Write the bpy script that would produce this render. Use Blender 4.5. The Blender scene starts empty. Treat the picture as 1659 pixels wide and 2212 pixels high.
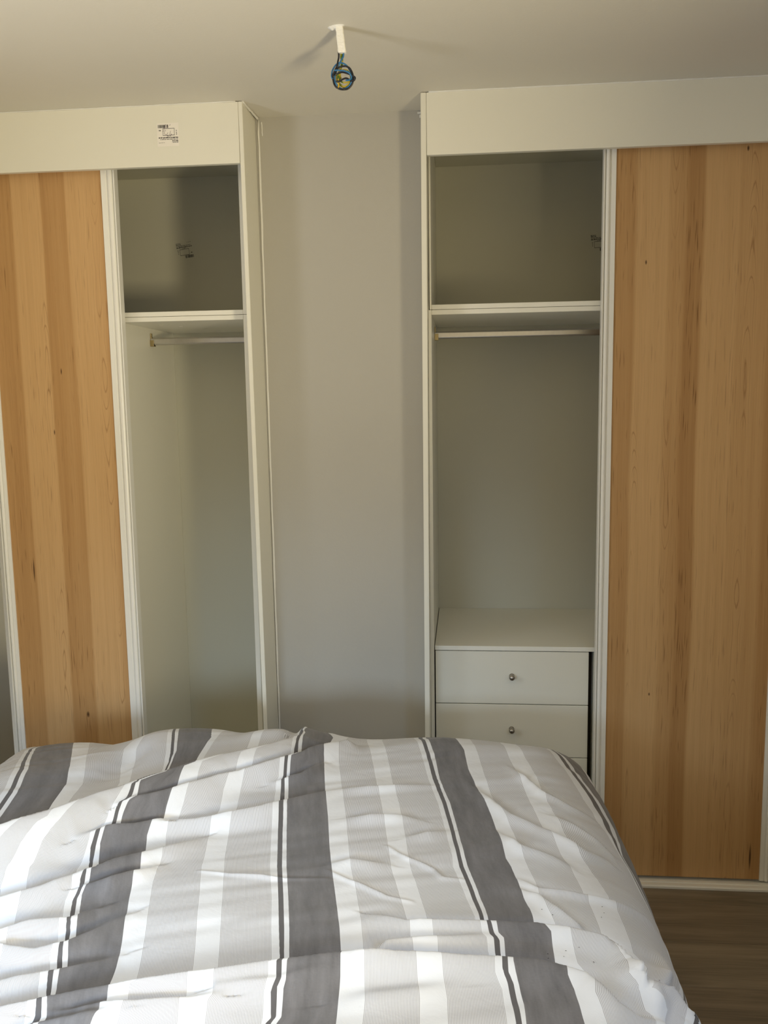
import bpy, bmesh, math, random
import numpy as np
from mathutils import Vector, Matrix

sc = bpy.context.scene
COL = sc.collection
# ------------------------------------------------------------------ camera
cam_d = bpy.data.cameras.new('camera'); cam = bpy.data.objects.new('camera', cam_d); COL.objects.link(cam)
F_PX = 1865.5; YAW, PITCH, ROLL = -0.09447, -0.13248, -0.01578
cam_d.sensor_fit = 'VERTICAL'; cam_d.sensor_height = 24.0; cam_d.lens = 24.0 * F_PX / 2212
cam_d.clip_start = 0.02
def cam_axes():
    cy, sy, cp, sp = math.cos(YAW), math.sin(YAW), math.cos(PITCH), math.sin(PITCH)
    f = Vector((sy * cp, cy * cp, sp)); r = Vector((cy, -sy, 0)); u = r.cross(f)
    cr, sr = math.cos(ROLL), math.sin(ROLL)
    return cr * r + sr * u, -sr * r + cr * u, f
r_, u_, f_ = cam_axes()
cam.matrix_world = Matrix(((r_.x, u_.x, -f_.x, 0.2), (r_.y, u_.y, -f_.y, -2.5937), (r_.z, u_.z, -f_.z, 1.5409), (0, 0, 0, 1)))
sc.camera = cam
# ------------------------------------------------------------------ light and exposure
w = bpy.data.worlds.new('sky'); sc.world = w; w.use_nodes = True
w.node_tree.nodes['Background'].inputs[0].default_value = (0.55, 0.68, 1.0, 1); w.node_tree.nodes['Background'].inputs[1].default_value = 0.3
def area(name, loc, aim, sx, sy, power, color, spread=180):
    d = bpy.data.lights.new(name, 'AREA'); d.shape = 'RECTANGLE'; d.size = sx; d.size_y = sy
    d.energy = power; d.color = color; d.spread = math.radians(spread)
    o = bpy.data.objects.new(name, d); COL.objects.link(o); o.location = loc
    o.rotation_euler = (Vector(aim) - Vector(loc)).to_track_quat('-Z', 'Y').to_euler()
    return o
# daylight through the windows: warm light bounced up from the sunlit ground on the right, cool sky light right and rear; the two left lamps are added fill
area('sunlit_ground_light', (1.175, -2.42, 1.15), (-1.2, -1.88, 2.30), 0.32, 0.42, 28.5, (1.0, 0.84, 0.52), 122)
area('left_cool_fill', (-1.752, -1.72, 1.70), (0.0, -1.32, 0.30), 0.50, 0.70, 2.4, (0.66, 0.83, 1.0), 84)  # added cool fill from the left, brightens the bed; no known source
area('left_upward_fill', (-1.752, -1.72, 1.45), (0.0, -1.5, 2.4), 0.50, 0.40, 8.4, (0.98, 0.98, 1.0), 120)  # added neutral fill aimed up at the ceiling and fascias; no known source
area('rear_sky_light', (-0.70, -2.845, 1.10), (-0.55, -1.45, 0.50), 0.80, 0.30, 3.4, (0.60, 0.78, 1.0), 55)
area('right_sky_light', (1.175, -2.42, 1.68), (-0.4, -1.3, 0.5), 0.34, 0.54, 3.0, (0.50, 0.70, 1.0), 100)
sc.view_settings.view_transform = 'Standard'; sc.view_settings.look = 'None'
sc.view_settings.exposure = 0.15; sc.view_settings.gamma = 1.0; sc.view_settings.use_curve_mapping = False
sc.cycles.use_denoising = True
sc.cycles.max_bounces = 8; sc.cycles.diffuse_bounces = 5

# ------------------------------------------------------------------ helpers
def link(name, me, mats, parent=None, smooth=False):
    o = bpy.data.objects.new(name, me); COL.objects.link(o)
    for m in (mats if isinstance(mats, (list, tuple)) else [mats]): me.materials.append(m)
    if parent is not None: o.parent = parent
    if smooth:
        for p in me.polygons: p.use_smooth = True
    return o
def bm_obj(name, bm, mats, parent=None, smooth=False):
    me = bpy.data.meshes.new(name); bm.to_mesh(me); bm.free()
    return link(name, me, mats, parent, smooth)
def box(bm, a, b, bevel=0.0, mi=0):
    n0 = len(bm.verts)
    q = bmesh.ops.create_cube(bm, size=1.0); vs = q['verts']
    for v in vs:
        v.co = Vector([a[i] + (v.co[i] + 0.5) * (b[i] - a[i]) for i in range(3)])
    fs = {f for v in vs for f in v.link_faces}
    for f in fs: f.material_index = mi
    if bevel > 0:
        es = list({e for v in vs for e in v.link_edges})
        bmesh.ops.bevel(bm, geom=es, offset=bevel, segments=2, affect='EDGES', profile=0.5)
    return bm
def boxes(name, lst, mats, parent=None, bevel=0.0012):
    bm = bmesh.new()
    for a, b in lst: box(bm, a, b, bevel)
    return bm_obj(name, bm, mats, parent)
def prism_z(bm, prof, z0, z1, mi=0):
    lo = [bm.verts.new((x, y, z0)) for x, y in prof]; hi = [bm.verts.new((x, y, z1)) for x, y in prof]
    n = len(prof)
    for i in range(n):
        f = bm.faces.new((lo[i], lo[(i + 1) % n], hi[(i + 1) % n], hi[i])); f.material_index = mi
    bm.faces.new(list(reversed(lo))); bm.faces.new(hi)
    bmesh.ops.recalc_face_normals(bm, faces=bm.faces[:])
def prism_x(bm, prof, x0, x1):
    lo = [bm.verts.new((x0, y, z)) for y, z in prof]; hi = [bm.verts.new((x1, y, z)) for y, z in prof]
    n = len(prof)
    for i in range(n): bm.faces.new((lo[i], lo[(i + 1) % n], hi[(i + 1) % n], hi[i]))
    bm.faces.new(list(reversed(lo))); bm.faces.new(hi)
    bmesh.ops.recalc_face_normals(bm, faces=bm.faces[:])
def smooth_path(pts, n=6):
    P = [Vector(p) for p in pts]; out = []
    for i in range(len(P) - 1):
        a = P[max(i - 1, 0)]; b = P[i]; c = P[i + 1]; d = P[min(i + 2, len(P) - 1)]
        for k in range(n):
            t = k / n
            out.append(0.5 * ((2 * b) + (c - a) * t + (2 * a - 5 * b + 4 * c - d) * t * t + (3 * b - a - 3 * c + d) * t ** 3))
    out.append(P[-1]); return out
def tube(bm, pts, r, sides=8):
    rings = []; up = Vector((0.1, 1, 0.05)).normalized()
    for i, p in enumerate(pts):
        t = (pts[min(i + 1, len(pts) - 1)] - pts[max(i - 1, 0)])
        t = t.normalized() if t.length > 1e-9 else Vector((0, 0, 1))
        a = t.cross(up)
        a = a.normalized() if a.length > 1e-6 else t.orthogonal().normalized()
        b = t.cross(a)
        rr = r(i / (len(pts) - 1)) if callable(r) else r
        rings.append([bm.verts.new(p + rr * (a * math.cos(2 * math.pi * k / sides) + b * math.sin(2 * math.pi * k / sides))) for k in range(sides)])
    for A, B in zip(rings, rings[1:]):
        for k in range(sides): bm.faces.new((A[k], A[(k + 1) % sides], B[(k + 1) % sides], B[k]))
    bm.faces.new(rings[0]); bm.faces.new(list(reversed(rings[-1])))
    bmesh.ops.recalc_face_normals(bm, faces=bm.faces[:])
def lathe(bm, prof, axis_o, sides=20):
    # profile (radius, distance towards -Y) revolved about a Y axis
    rings = []
    for r, d in prof:
        rings.append([bm.verts.new((axis_o[0] + r * math.cos(2 * math.pi * k / sides), axis_o[1] - d, axis_o[2] + r * math.sin(2 * math.pi * k / sides))) for k in range(sides)])
    for A, B in zip(rings, rings[1:]):
        for k in range(sides): bm.faces.new((A[k], A[(k + 1) % sides], B[(k + 1) % sides], B[k]))
    bm.faces.new(rings[0]); bm.faces.new(rings[-1])
    bmesh.ops.recalc_face_normals(bm, faces=bm.faces[:])
def thing(name, label, cat, loc=(0, 0, 0), group=None):
    o = bpy.data.objects.new(name, None); COL.objects.link(o); o.location = loc; o.empty_display_size = 0.1
    o['label'] = label; o['category'] = cat
    if group: o['group'] = group
    return o
def struct(o, label=None):
    o['kind'] = 'structure'
    if label: o['label'] = label
    return o

# ------------------------------------------------------------------ materials
class N:
    def __init__(s, name):
        s.m = bpy.data.materials.new(name); s.m.use_nodes = True; s.t = s.m.node_tree
        s.b = s.t.nodes['Principled BSDF']
    def n(s, typ, **k):
        x = s.t.nodes.new(typ)
        for a, v in k.items(): setattr(x, a, v)
        return x
    def l(s, a, b): s.t.links.new(a, b)
    def val(s, x, sock):
        if isinstance(x, (int, float)): sock.default_value = x
        elif isinstance(x, tuple): sock.default_value = x
        else: s.l(x, sock)
    def math(s, op, a, b=0.0, c=0.0, clamp=False):
        x = s.n('ShaderNodeMath', operation=op, use_clamp=clamp)
        s.val(a, x.inputs[0]); s.val(b, x.inputs[1]); s.val(c, x.inputs[2]); return x.outputs[0]
    def mix(s, f, a, b, mode='MIX'):
        x = s.n('ShaderNodeMix', data_type='RGBA', blend_type=mode)
        s.val(f, x.inputs[0]); s.val(a, x.inputs[6]); s.val(b, x.inputs[7]); return x.outputs[2]
    def comb(s, x, y, z):
        c = s.n('ShaderNodeCombineXYZ'); s.val(x, c.inputs[0]); s.val(y, c.inputs[1]); s.val(z, c.inputs[2]); return c.outputs[0]
    def noise(s, vec, scale, detail=2.0, rough=0.5, dist=0.0):
        x = s.n('ShaderNodeTexNoise'); s.val(vec, x.inputs['Vector']); x.inputs['Scale'].default_value = scale
        x.inputs['Detail'].default_value = detail; x.inputs['Roughness'].default_value = rough; x.inputs['Distortion'].default_value = dist
        return x.outputs['Fac']
    def ramp(s, f, stops, interp='LINEAR'):
        x = s.n('ShaderNodeValToRGB'); s.val(f, x.inputs[0]); cr = x.color_ramp; cr.interpolation = interp
        while len(cr.elements) < len(stops): cr.elements.new(0.5)
        for e, (p, c) in zip(cr.elements, stops):
            e.position = p; e.color = c if len(c) == 4 else (*c, 1)
        return x.outputs[0]
    def objco(s):
        tc = s.n('ShaderNodeTexCoord'); sp = s.n('ShaderNodeSeparateXYZ'); s.l(tc.outputs['Object'], sp.inputs[0])
        return tc.outputs['Object'], sp.outputs[0], sp.outputs[1], sp.outputs[2]
    def bump(s, h, strength, dist=0.01):
        x = s.n('ShaderNodeBump'); x.inputs['Strength'].default_value = strength; x.inputs['Distance'].default_value = dist
        s.l(h, x.inputs['Height']); s.l(x.outputs[0], s.b.inputs['Normal'])
    def base(s, c): s.val(c, s.b.inputs['Base Color'])
    def set(s, **k):
        for a, v in k.items(): s.b.inputs[a.replace('_', ' ')].default_value = v
        return s.m
def g3(v): return (v, v, v, 1)
def paint(name, col, rough=0.6, var=0.03, bump=0.06, scale=220, spec=0.3):
    q = N(name); co, x, y, z = q.objco()
    n1 = q.noise(co, 2.2, 3); n2 = q.noise(co, scale, 2)
    f = q.math('MULTIPLY_ADD', n1, var * 2, 1 - var)
    c = q.mix(1.0, (*col, 1), q.comb(f, f, f), 'MULTIPLY'); q.base(c)
    q.bump(n2, bump, 0.002)
    q.b.inputs['Specular IOR Level'].default_value = spec
    return q.set(Roughness=rough)
M_wall = paint('wall_paint', (0.50, 0.48, 0.43), 0.75, 0.03, 0.12, 160)
M_ceil = paint('ceiling_paint', (0.72, 0.69, 0.61), 0.85, 0.03, 0.12, 140)
M_mel = paint('white_melamine', (0.82, 0.80, 0.70), 0.42, 0.012, 0.03, 500, 0.4)
M_shaded = paint('shaded_melamine', (0.60, 0.59, 0.49), 0.45, 0.012, 0.03, 500, 0.4)  # white melamine darkened and greened: interior shade put into the colour
M_edge = paint('white_edging', (0.88, 0.865, 0.78), 0.35, 0.01, 0.02, 400, 0.4)
M_prof = paint('white_profile_enamel', (0.92, 0.91, 0.86), 0.30, 0.01, 0.01, 300, 0.5)
M_caulk = paint('white_caulk', (0.86, 0.85, 0.80), 0.5, 0.02, 0.1, 90)
M_plaster = paint('rough_plaster', (0.88, 0.87, 0.83), 0.8, 0.05, 0.6, 260)
def wood(name, w, stops, light, mid, dark, seed, arches, spots=()):
    # printed maple laminate: broad strips across the width, fine grain, cathedral rings, flecks
    q = N(name); co, x, y, z = q.objco()
    zz = q.math('ADD', z, seed * 3.7)
    wob = q.math('MULTIPLY', q.math('SUBTRACT', q.noise(q.comb(q.math('MULTIPLY', x, 3), 0.0, zz), 0.9, 2), 0.5), 0.06)
    u = q.math('ADD', q.math('DIVIDE', x, w), wob)
    strip = q.ramp(u, [(p, g3(v)) for p, v in stops])
    gx = q.math('ADD', x, q.math('MULTIPLY', wob, 0.4))
    streak = q.noise(q.comb(q.math('MULTIPLY', gx, 55), seed, q.math('MULTIPLY', zz, 0.9)), 1.0, 4, 0.6)
    streak2 = q.noise(q.comb(q.math('MULTIPLY', gx, 190), seed + 1.5, q.math('MULTIPLY', zz, 1.6)), 1.0, 3, 0.65)
    fine = q.noise(q.comb(q.math('MULTIPLY', gx, 420), seed, q.math('MULTIPLY', zz, 6)), 1.0, 2, 0.6)
    tone = q.math('ADD', q.math('MULTIPLY', strip, 0.72), q.math('ADD', q.math('MULTIPLY', streak, 0.30), q.math('MULTIPLY', streak2, 0.20)), clamp=True)
    c = q.ramp(tone, [(0.22, dark), (0.55, mid), (0.86, light)])
    # cathedral figure: nested arches stacked along a few narrow columns
    line = None
    for k, (cf, hw, dirn) in enumerate(arches):
        sway = q.math('MULTIPLY', q.math('SUBTRACT', q.noise(q.comb(seed + k, 0.0, zz), 1.3, 2), 0.5), 0.05)
        dx = q.math('DIVIDE', q.math('SUBTRACT', q.math('ADD', x, sway), cf * w), hw)
        d2 = q.math('MULTIPLY', dx, dx)
        jit = q.noise(q.comb(q.math('MULTIPLY', x, 60), seed + k, q.math('MULTIPLY', zz, 7)), 1.0, 3, 0.6)
        slow = q.noise(q.comb(seed + 3.0 * k, 1.0, zz), 2.2, 2)
        ph = q.math('ADD', q.math('ADD', q.math('MULTIPLY', zz, 7.0 * dirn), q.math('MULTIPLY', d2, 1.5)), q.math('ADD', q.math('MULTIPLY', slow, 9.0), q.math('MULTIPLY', jit, 0.55)))
        ring = q.math('PINGPONG', ph, 0.5)
        ln = q.math('SUBTRACT', 1.0, q.math('MULTIPLY', ring, 11.0), clamp=True)
        win = q.math('SUBTRACT', 1.0, q.math('MULTIPLY', d2, 0.30), clamp=True)
        ln = q.math('MULTIPLY', ln, win)
        line = ln if line is None else q.math('MAXIMUM', line, ln)
    keep = q.ramp(q.noise(q.comb(q.math('MULTIPLY', x, 14), seed + 7.0, q.math('MULTIPLY', zz, 2.4)), 1.0, 2), [(0.40, g3(0)), (0.58, g3(1))])
    line = q.math('MULTIPLY', q.math('MULTIPLY', line, keep), 0.50)
    c = q.mix(line, c, (dark[0] * 0.72, dark[1] * 0.66, dark[2] * 0.55, 1))
    # short dark flecks lying along the grain
    fl = q.noise(q.comb(q.math('MULTIPLY', gx, 240), seed + 4.0, q.math('MULTIPLY', zz, 9)), 1.0, 1)
    dens = q.noise(q.comb(q.math('MULTIPLY', x, 8), seed + 5.0, q.math('MULTIPLY', zz, 1.1)), 1.0, 1)
    fleck = q.ramp(q.math('ADD', fl, q.math('MULTIPLY', dens, 0.35)), [(0.81, g3(0)), (0.91, g3(1))])
    c = q.mix(q.math('MULTIPLY', fleck, q.math('SUBTRACT', 0.85, q.math('MULTIPLY', strip, 0.75))), c, (dark[0] * 0.5, dark[1] * 0.42, dark[2] * 0.35, 1))
    ff = q.math('MULTIPLY_ADD', fine, 0.22, 0.89)
    c = q.mix(1.0, c, q.comb(ff, ff, ff), 'MULTIPLY')
    for sx, sz, rx, rz in spots:
        ex = q.math('DIVIDE', q.math('SUBTRACT', x, sx), rx); ez = q.math('DIVIDE', q.math('SUBTRACT', z, sz), rz)
        d = q.math('ADD', q.math('MULTIPLY', ex, ex), q.math('MULTIPLY', ez, ez))
        k = q.math('SUBTRACT', 1.0, d, clamp=True)
        c = q.mix(q.math('MULTIPLY', k, 0.95), c, (0.07, 0.028, 0.010, 1))
    q.base(c); q.bump(fine, 0.05, 0.001)
    q.b.inputs['Specular IOR Level'].default_value = 0.3
    return q.set(Roughness=0.48)
W_L, W_M, W_D = (0.65, 0.41, 0.195), (0.51, 0.292, 0.12), (0.33, 0.158, 0.052)
M_woodL = wood('maple_laminate_left', 0.371, [(0, .42), (.20, .38), (.222, .76), (.452, .80), (.468, .36), (.60, .46), (.668, .42), (.690, .80), (.93, .76), (1, .46)], W_L, W_M, W_D, 1.0, ((0.43, 0.014, 1), (0.93, 0.016, -1)),
               [(0.222, 0.50, .006, .012), (0.070, 0.985, .003, .045), (0.205, 1.62, .0025, .012), (0.17, 1.43, .0025, .010)])
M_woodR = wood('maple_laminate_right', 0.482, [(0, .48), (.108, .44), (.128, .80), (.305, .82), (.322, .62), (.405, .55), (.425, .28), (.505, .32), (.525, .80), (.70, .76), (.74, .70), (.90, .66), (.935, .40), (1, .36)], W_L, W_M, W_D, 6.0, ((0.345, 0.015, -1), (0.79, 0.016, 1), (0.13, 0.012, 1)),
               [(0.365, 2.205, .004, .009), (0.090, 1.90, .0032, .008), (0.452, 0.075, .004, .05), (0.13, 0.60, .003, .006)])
def laminate(name, col, seed):
    q = N(name); co, x, y, z = q.objco()
    a = q.noise(q.comb(q.math('MULTIPLY', x, 1.6), q.math('MULTIPLY', y, 26), seed), 1.0, 4, 0.6, 0.4)
    b = q.noise(q.comb(q.math('MULTIPLY', x, 9), q.math('MULTIPLY', y, 260), seed), 1.0, 2)
    k = q.noise(q.comb(q.math('MULTIPLY', x, 5), q.math('MULTIPLY', y, 11), seed + 9), 1.0, 1)
    knot = q.ramp(k, [(0.73, g3(0)), (0.80, g3(1))])
    t = q.math('ADD', q.math('MULTIPLY', a, 0.8), q.math('MULTIPLY', b, 0.25))
    c = q.ramp(t, [(0.30, tuple(v * 0.55 for v in col)), (0.52, col), (0.74, tuple(v * 1.35 for v in col))])
    c = q.mix(q.math('MULTIPLY', knot, 0.5), c, tuple(v * 0.45 for v in col) + (1,))
    q.base(c); q.bump(b, 0.05, 0.001)
    return q.set(Roughness=0.5)
M_floor = [laminate('oak_floor_laminate_%s' % n, c, s) for n, c, s in (('pale', (0.255, 0.205, 0.145), 1.0), ('mid', (0.235, 0.185, 0.13), 5.3), ('brown', (0.225, 0.172, 0.118), 8.8))]
M_sub = N('floor_underlay'); M_sub.base((0.10, 0.085, 0.07, 1)); M_sub = M_sub.set(Roughness=0.9)
def plain(name, col, rough=0.5, metal=0.0, var=0.12, scale=60):
    q = N(name); co, *_ = q.objco(); n = q.noise(co, scale, 2); f = q.math('MULTIPLY_ADD', n, var * 2, 1 - var)
    q.base(q.mix(1.0, (*col, 1), q.comb(f, f, f), 'MULTIPLY'))
    return q.set(Roughness=rough, Metallic=metal)
M_chrome = plain('brushed_aluminium', (0.62, 0.60, 0.57), 0.28, 1.0, 0.06, 90)
M_brass = plain('aged_brass', (0.46, 0.37, 0.20), 0.30, 1.0)
M_knob = plain('brushed_nickel', (0.40, 0.37, 0.33), 0.30, 1.0, 0.1)
M_gap_shade = plain('painted_gap_shade', (0.035, 0.028, 0.02), 0.8)  # near-black colour standing in for shade inside the drawer gaps
M_mirror = plain('mirror_glass', (0.80, 0.82, 0.80), 0.03, 1.0, 0.01)
M_ink = plain('black_print', (0.020, 0.018, 0.022), 0.6)
M_pen = plain('violet_pen', (0.16, 0.11, 0.16), 0.6)
M_paper = plain('label_paper', (0.88, 0.84, 0.77), 0.6, 0, 0.01)
M_wblack = plain('black_wire_sleeve', (0.012, 0.012, 0.018), 0.35)
M_wblue = plain('blue_wire_sleeve', (0.03, 0.16, 0.36), 0.35)
M_wyel = plain('yellow_wire_sleeve', (0.55, 0.36, 0.03), 0.35)
q = N('green_yellow_wire_sleeve'); co, x, y, z = q.objco()
nn = q.noise(co, 55, 1); q.base(q.ramp(nn, [(0.46, (0.12, 0.20, 0.02)), (0.54, (0.50, 0.40, 0.04))])); M_wgreen = q.set(Roughness=0.35)
# striped duvet cotton: u runs across the stripes, one unit per repeat
q = N('striped_cotton'); uv = q.n('ShaderNodeUVMap'); sp = q.n('ShaderNodeSeparateXYZ'); q.l(uv.outputs[0], sp.inputs[0])
u, v = sp.outputs[0], sp.outputs[1]
fr = q.math('FRACT', u)
WH, DK, DK2 = (0.775, 0.795, 0.84, 1), (0.160, 0.156, 0.164, 1), (0.115, 0.110, 0.115, 1)
st = q.ramp(fr, [(0.0, DK), (0.240, WH), (0.945, DK2), (0.970, WH)], 'CONSTANT')
isg = q.ramp(fr, [(0.0, g3(0)), (0.345, g3(1)), (0.572, g3(0)), (0.687, g3(1)), (0.910, g3(0))], 'CONSTANT')
isd = q.ramp(fr, [(0.0, g3(1)), (0.240, g3(0))], 'CONSTANT')
hat = q.math('SINE', q.math('MULTIPLY', u, 2 * math.pi * 168))
hat = q.math('MULTIPLY_ADD', hat, 1.4, 0.70, clamp=True)
vn = q.noise(q.comb(q.math('MULTIPLY', u, 300), q.math('MULTIPLY', v, 260), 0.0), 1.0, 1)
hatch = q.mix(hat, (0.40, 0.395, 0.42, 1), (0.745, 0.755, 0.79, 1))
c = q.mix(isg, st, hatch)
mot = q.noise(q.comb(q.math('MULTIPLY', u, 14), q.math('MULTIPLY', v, 9), 0.0), 1.0, 5, 0.65)
weave = q.noise(q.comb(q.math('MULTIPLY', u, 60), q.math('MULTIPLY', v, 420), 0.0), 1.0, 2)
mm = q.math('ADD', q.math('MULTIPLY_ADD', mot, 1.2, 0.44), q.math('MULTIPLY_ADD', weave, 0.2, -0.1))
mm = q.math('ADD', q.math('MULTIPLY', mm, isd), q.math('SUBTRACT', 1.0, isd))
c = q.mix(1.0, c, q.comb(mm, mm, mm), 'MULTIPLY')
q.base(c)
cr1 = q.noise(q.comb(q.math('MULTIPLY', u, 7), q.math('MULTIPLY', v, 22), 0.0), 1.0, 4, 0.6, 0.6)
q.bump(q.math('ADD', q.math('MULTIPLY', cr1, 1.0), q.math('MULTIPLY', vn, 0.02)), 0.10, 0.012)
q.b.inputs['Sheen Weight'].default_value = 0.15; q.b.inputs['Specular IOR Level'].default_value = 0.25
M_duvet = q.set(Roughness=0.62)
M_mattress = plain('mattress_ticking', (0.72, 0.70, 0.66), 0.9)
M_bedwood = plain('bed_base_fabric', (0.30, 0.28, 0.26), 0.9)
M_lint = plain('dark_lint', (0.05, 0.045, 0.05), 0.9)
M_frame = paint('white_window_frame', (0.80, 0.80, 0.78), 0.4)

# ------------------------------------------------------------------ room shell
XL, XR, YB, CZ = -1.765, 1.185, -2.86, 2.40
CHX0, CHX1, CHY = -0.466, 0.0855, 0.160
TH = 0.12
def wall_with_hole(name, axis, at, th, a0, a1, hole):
    # a wall slab in the plane axis=at, with one rectangular opening (a0,a1 along; h0,h1,z0,z1)
    h0, h1, z0, z1 = hole; L = []
    def seg(p0, p1, za, zb):
        if axis == 'x': L.append(((min(at, at + th), p0, za), (max(at, at + th), p1, zb)))
        else: L.append(((p0, min(at, at + th), za), (p1, max(at, at + th), zb)))
    seg(a0, h0, 0, CZ); seg(h1, a1, 0, CZ); seg(h0, h1, 0, z0); seg(h0, h1, z1, CZ)
    return struct(boxes(name, L, M_wall, bevel=0))
boxes_back = [((XL, 0.66, 0), (XR, 0.66 + TH, CZ)), ((CHX0, CHY, 0), (CHX1, 0.66, CZ))]
struct(boxes('wall_back', boxes_back, M_wall, bevel=0), 'grey painted wall at the back with the chimney breast standing forward between the wardrobes')
wall_with_hole('wall_left', 'x', XL, -TH, YB - TH, 0.78, (-2.05, -1.39, 1.25, 2.15))
wall_with_hole('wall_right', 'x', XR, TH, YB - TH, 0.78, (-2.68, -2.16, 0.22, 2.02))
wall_with_hole('wall_rear', 'y', YB, -TH, XL, XR, (-1.20, -0.20, 0.88, 1.62))
struct(boxes('ceiling', [((XL - TH, YB - TH, CZ), (XR + TH, 0.78, CZ + 0.1))], M_ceil, bevel=0))
fl = struct(boxes('floor', [((XL - TH, YB - TH, -0.10), (XR + TH, 0.78, -0.010))], M_sub, bevel=0))
def window(name, axis, at, th, hole):
    h0, h1, z0, z1 = hole; f = 0.05; L = []
    y0, y1 = sorted((at + th * 0.35, at + th * 0.75))
    for a, b, c_, d in ((h0, h0 + f, z0, z1), (h1 - f, h1, z0, z1), (h0 + f, h1 - f, z0, z0 + f), (h0 + f, h1 - f, z1 - f, z1)):
        L.append(((y0, a, c_), (y1, b, d)) if axis == 'x' else ((a, y0, c_), (b, y1, d)))
    return struct(boxes(name, L, M_frame, bevel=0.002))
window('window_1', 'x', XR, TH, (-2.68, -2.16, 0.22, 2.02))
window('added_window_left', 'x', XL, -TH, (-2.05, -1.39, 1.25, 2.15))  # unseen window, added to frame the left fill lamps
window('window_2', 'y', YB, -TH, (-1.20, -0.20, 0.88, 1.62))
# laminate planks, laid across the room; each plank its own piece
rnd = random.Random(4)
PW, PL = 0.190, 1.285
me_cache = {}
def plank(x0, x1, y0, k):
    key = (round(x1 - x0, 3), k)
    if key not in me_cache:
        bm = bmesh.new(); box(bm, (0, 0, -0.010), (x1 - x0, PW - 0.0012, 0.0), 0.0008)
        me = bpy.data.meshes.new('plank'); bm.to_mesh(me); bm.free(); me.materials.append(M_floor[k]); me_cache[key] = me
    o = bpy.data.objects.new('plank', me_cache[key]); COL.objects.link(o); o.location = (x0, y0, 0); o.parent = fl
y = -0.075; row = 0
while y > YB - PW:
    off = (0.62, 0.20, 0.97)[row % 3]; x = XL - off
    while x < XR - 0.002:
        a, b = max(x, XL), min(x + PL - 0.0006, XR)
        if b - a > 0.02 and y > YB - 0.001: plank(a, b, y, rnd.randrange(3))
        x += PL
    y -= PW; row += 1
plank(XL, -0.5, -0.075 + PW, 1); plank(-0.4994, 0.7, -0.075 + PW, 0); plank(0.7006, XR, -0.075 + PW, 2)

# caulk beads
bm = bmesh.new()
rr = random.Random(2)
def bead(p0, p1, r, n=24):
    pts = [Vector(p0).lerp(Vector(p1), i / n) + Vector((rr.uniform(-1, 1), rr.uniform(-1, 1), 0)) * 0.0006 for i in range(n + 1)]
    tube(bm, pts, lambda t: r * (0.85 + 0.3 * rr.random()), 8)
bead((-0.4315, CHY - 0.001, 2.392), (-0.4255, CHY - 0.001, 0.05), 0.0034, 60)
bead((-0.4405, 0.004, 2.398), (-0.4315, CHY - 0.001, 2.395), 0.0034, 14)
bead((-0.421, CHY - 0.001, 2.388), (-0.4200, CHY - 0.001, 2.345), 0.0018, 8)
struct(bm_obj('trim_1', bm, M_caulk, None, True), 'white caulk bead down the corner of chimney wall and left wardrobe')
bm = bmesh.new()
bead((0.100, -0.0005, 2.3985), (1.16, -0.0005, 2.3985), 0.0022, 40)
bead((-1.75, -0.0005, 2.3985), (-0.46, -0.0005, 2.3985), 0.0016, 40)
struct(bm_obj('trim_2', bm, M_caulk, None, True), 'thin caulk line where the fascia boards meet the ceiling')

# ------------------------------------------------------------------ wardrobes
def door_stile(bm, x_out, x_in, z0, z1, yf):
    # moulded profile: flat flange beside the panel, groove, rounded pull, thin lip, return to the back
    d = 1 if x_in > x_out else -1
    wd = abs(x_in - x_out)
    P = [(x_in, yf - 0.004), (x_in - d * 0.36 * wd, yf - 0.004), (x_in - d * 0.40 * wd, yf - 0.001), (x_in - d * 0.44 * wd, yf - 0.001)]
    for k in range(7):
        a = math.pi * k / 6
        P.append((x_in - d * wd * (0.46 + 0.17 * (1 - math.cos(a))), yf - 0.003 - 0.005 * math.sin(a)))
    P += [(x_in - d * 0.83 * wd, yf + 0.003), (x_in - d * 0.90 * wd, yf + 0.003), (x_in - d * 0.91 * wd, yf - 0.006), (x_out, yf - 0.006), (x_out, yf + 0.022), (x_in, yf + 0.022)]
    prism_z(bm, P, z0, z1)
def sliding_door(parent, x0, x1, sl, sr, yf, mat, label=None):
    o = boxes('sliding_door', [((0, 0, 0), (x1 - x0, 0.012, 2.300 - 0.016))], mat, parent, 0.0008)
    o.location = (x0, yf, 0.016)
    if label: o['label'] = label
    for a, b in ((x0 - sl, x0), (x1 + sr, x1)):
        bm = bmesh.new(); door_stile(bm, a - x0, b - x0, 0.0 - 0.002, 2.30 - 0.016, 0.0)
        bm_obj('stile', bm, M_prof, o)
    return o
def fascia(parent, x0, x1):
    return boxes('fascia', [((x0, 0, 2.2267), (x1, 0.018, 2.3975))], M_mel, parent, 0.0012)
def end_panel(parent, xb, xt, wb, wt):
    bm = bmesh.new(); box(bm, (0, 0, 0), (1, 0.157, 2.3975))
    for v in bm.verts:
        k = v.co.z / 2.3975; wdt = wb + (wt - wb) * k
        v.co.x = xb + (xt - xb) * k + v.co.x * wdt
    bmesh.ops.bevel(bm, geom=bm.edges[:], offset=0.001, segments=2, affect='EDGES')
    return bm_obj('end_panel', bm, M_mel, parent)
def floor_track(parent, x0, x1):
    bm = bmesh.new()
    P = [(0.0, 0.0005), (0.0, 0.007), (0.004, 0.010), (0.018, 0.010), (0.019, 0.0075), (0.023, 0.0075), (0.024, 0.0105), (0.034, 0.0105), (0.035, 0.004), (0.068, 0.004), (0.069, 0.0105), (0.076, 0.0105), (0.077, 0.004), (0.096, 0.004), (0.097, 0.010), (0.099, 0.010), (0.099, 0.0005)]
    prism_x(bm, P, x0, x1); return bm_obj('floor_track', bm, M_prof, parent)
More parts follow.
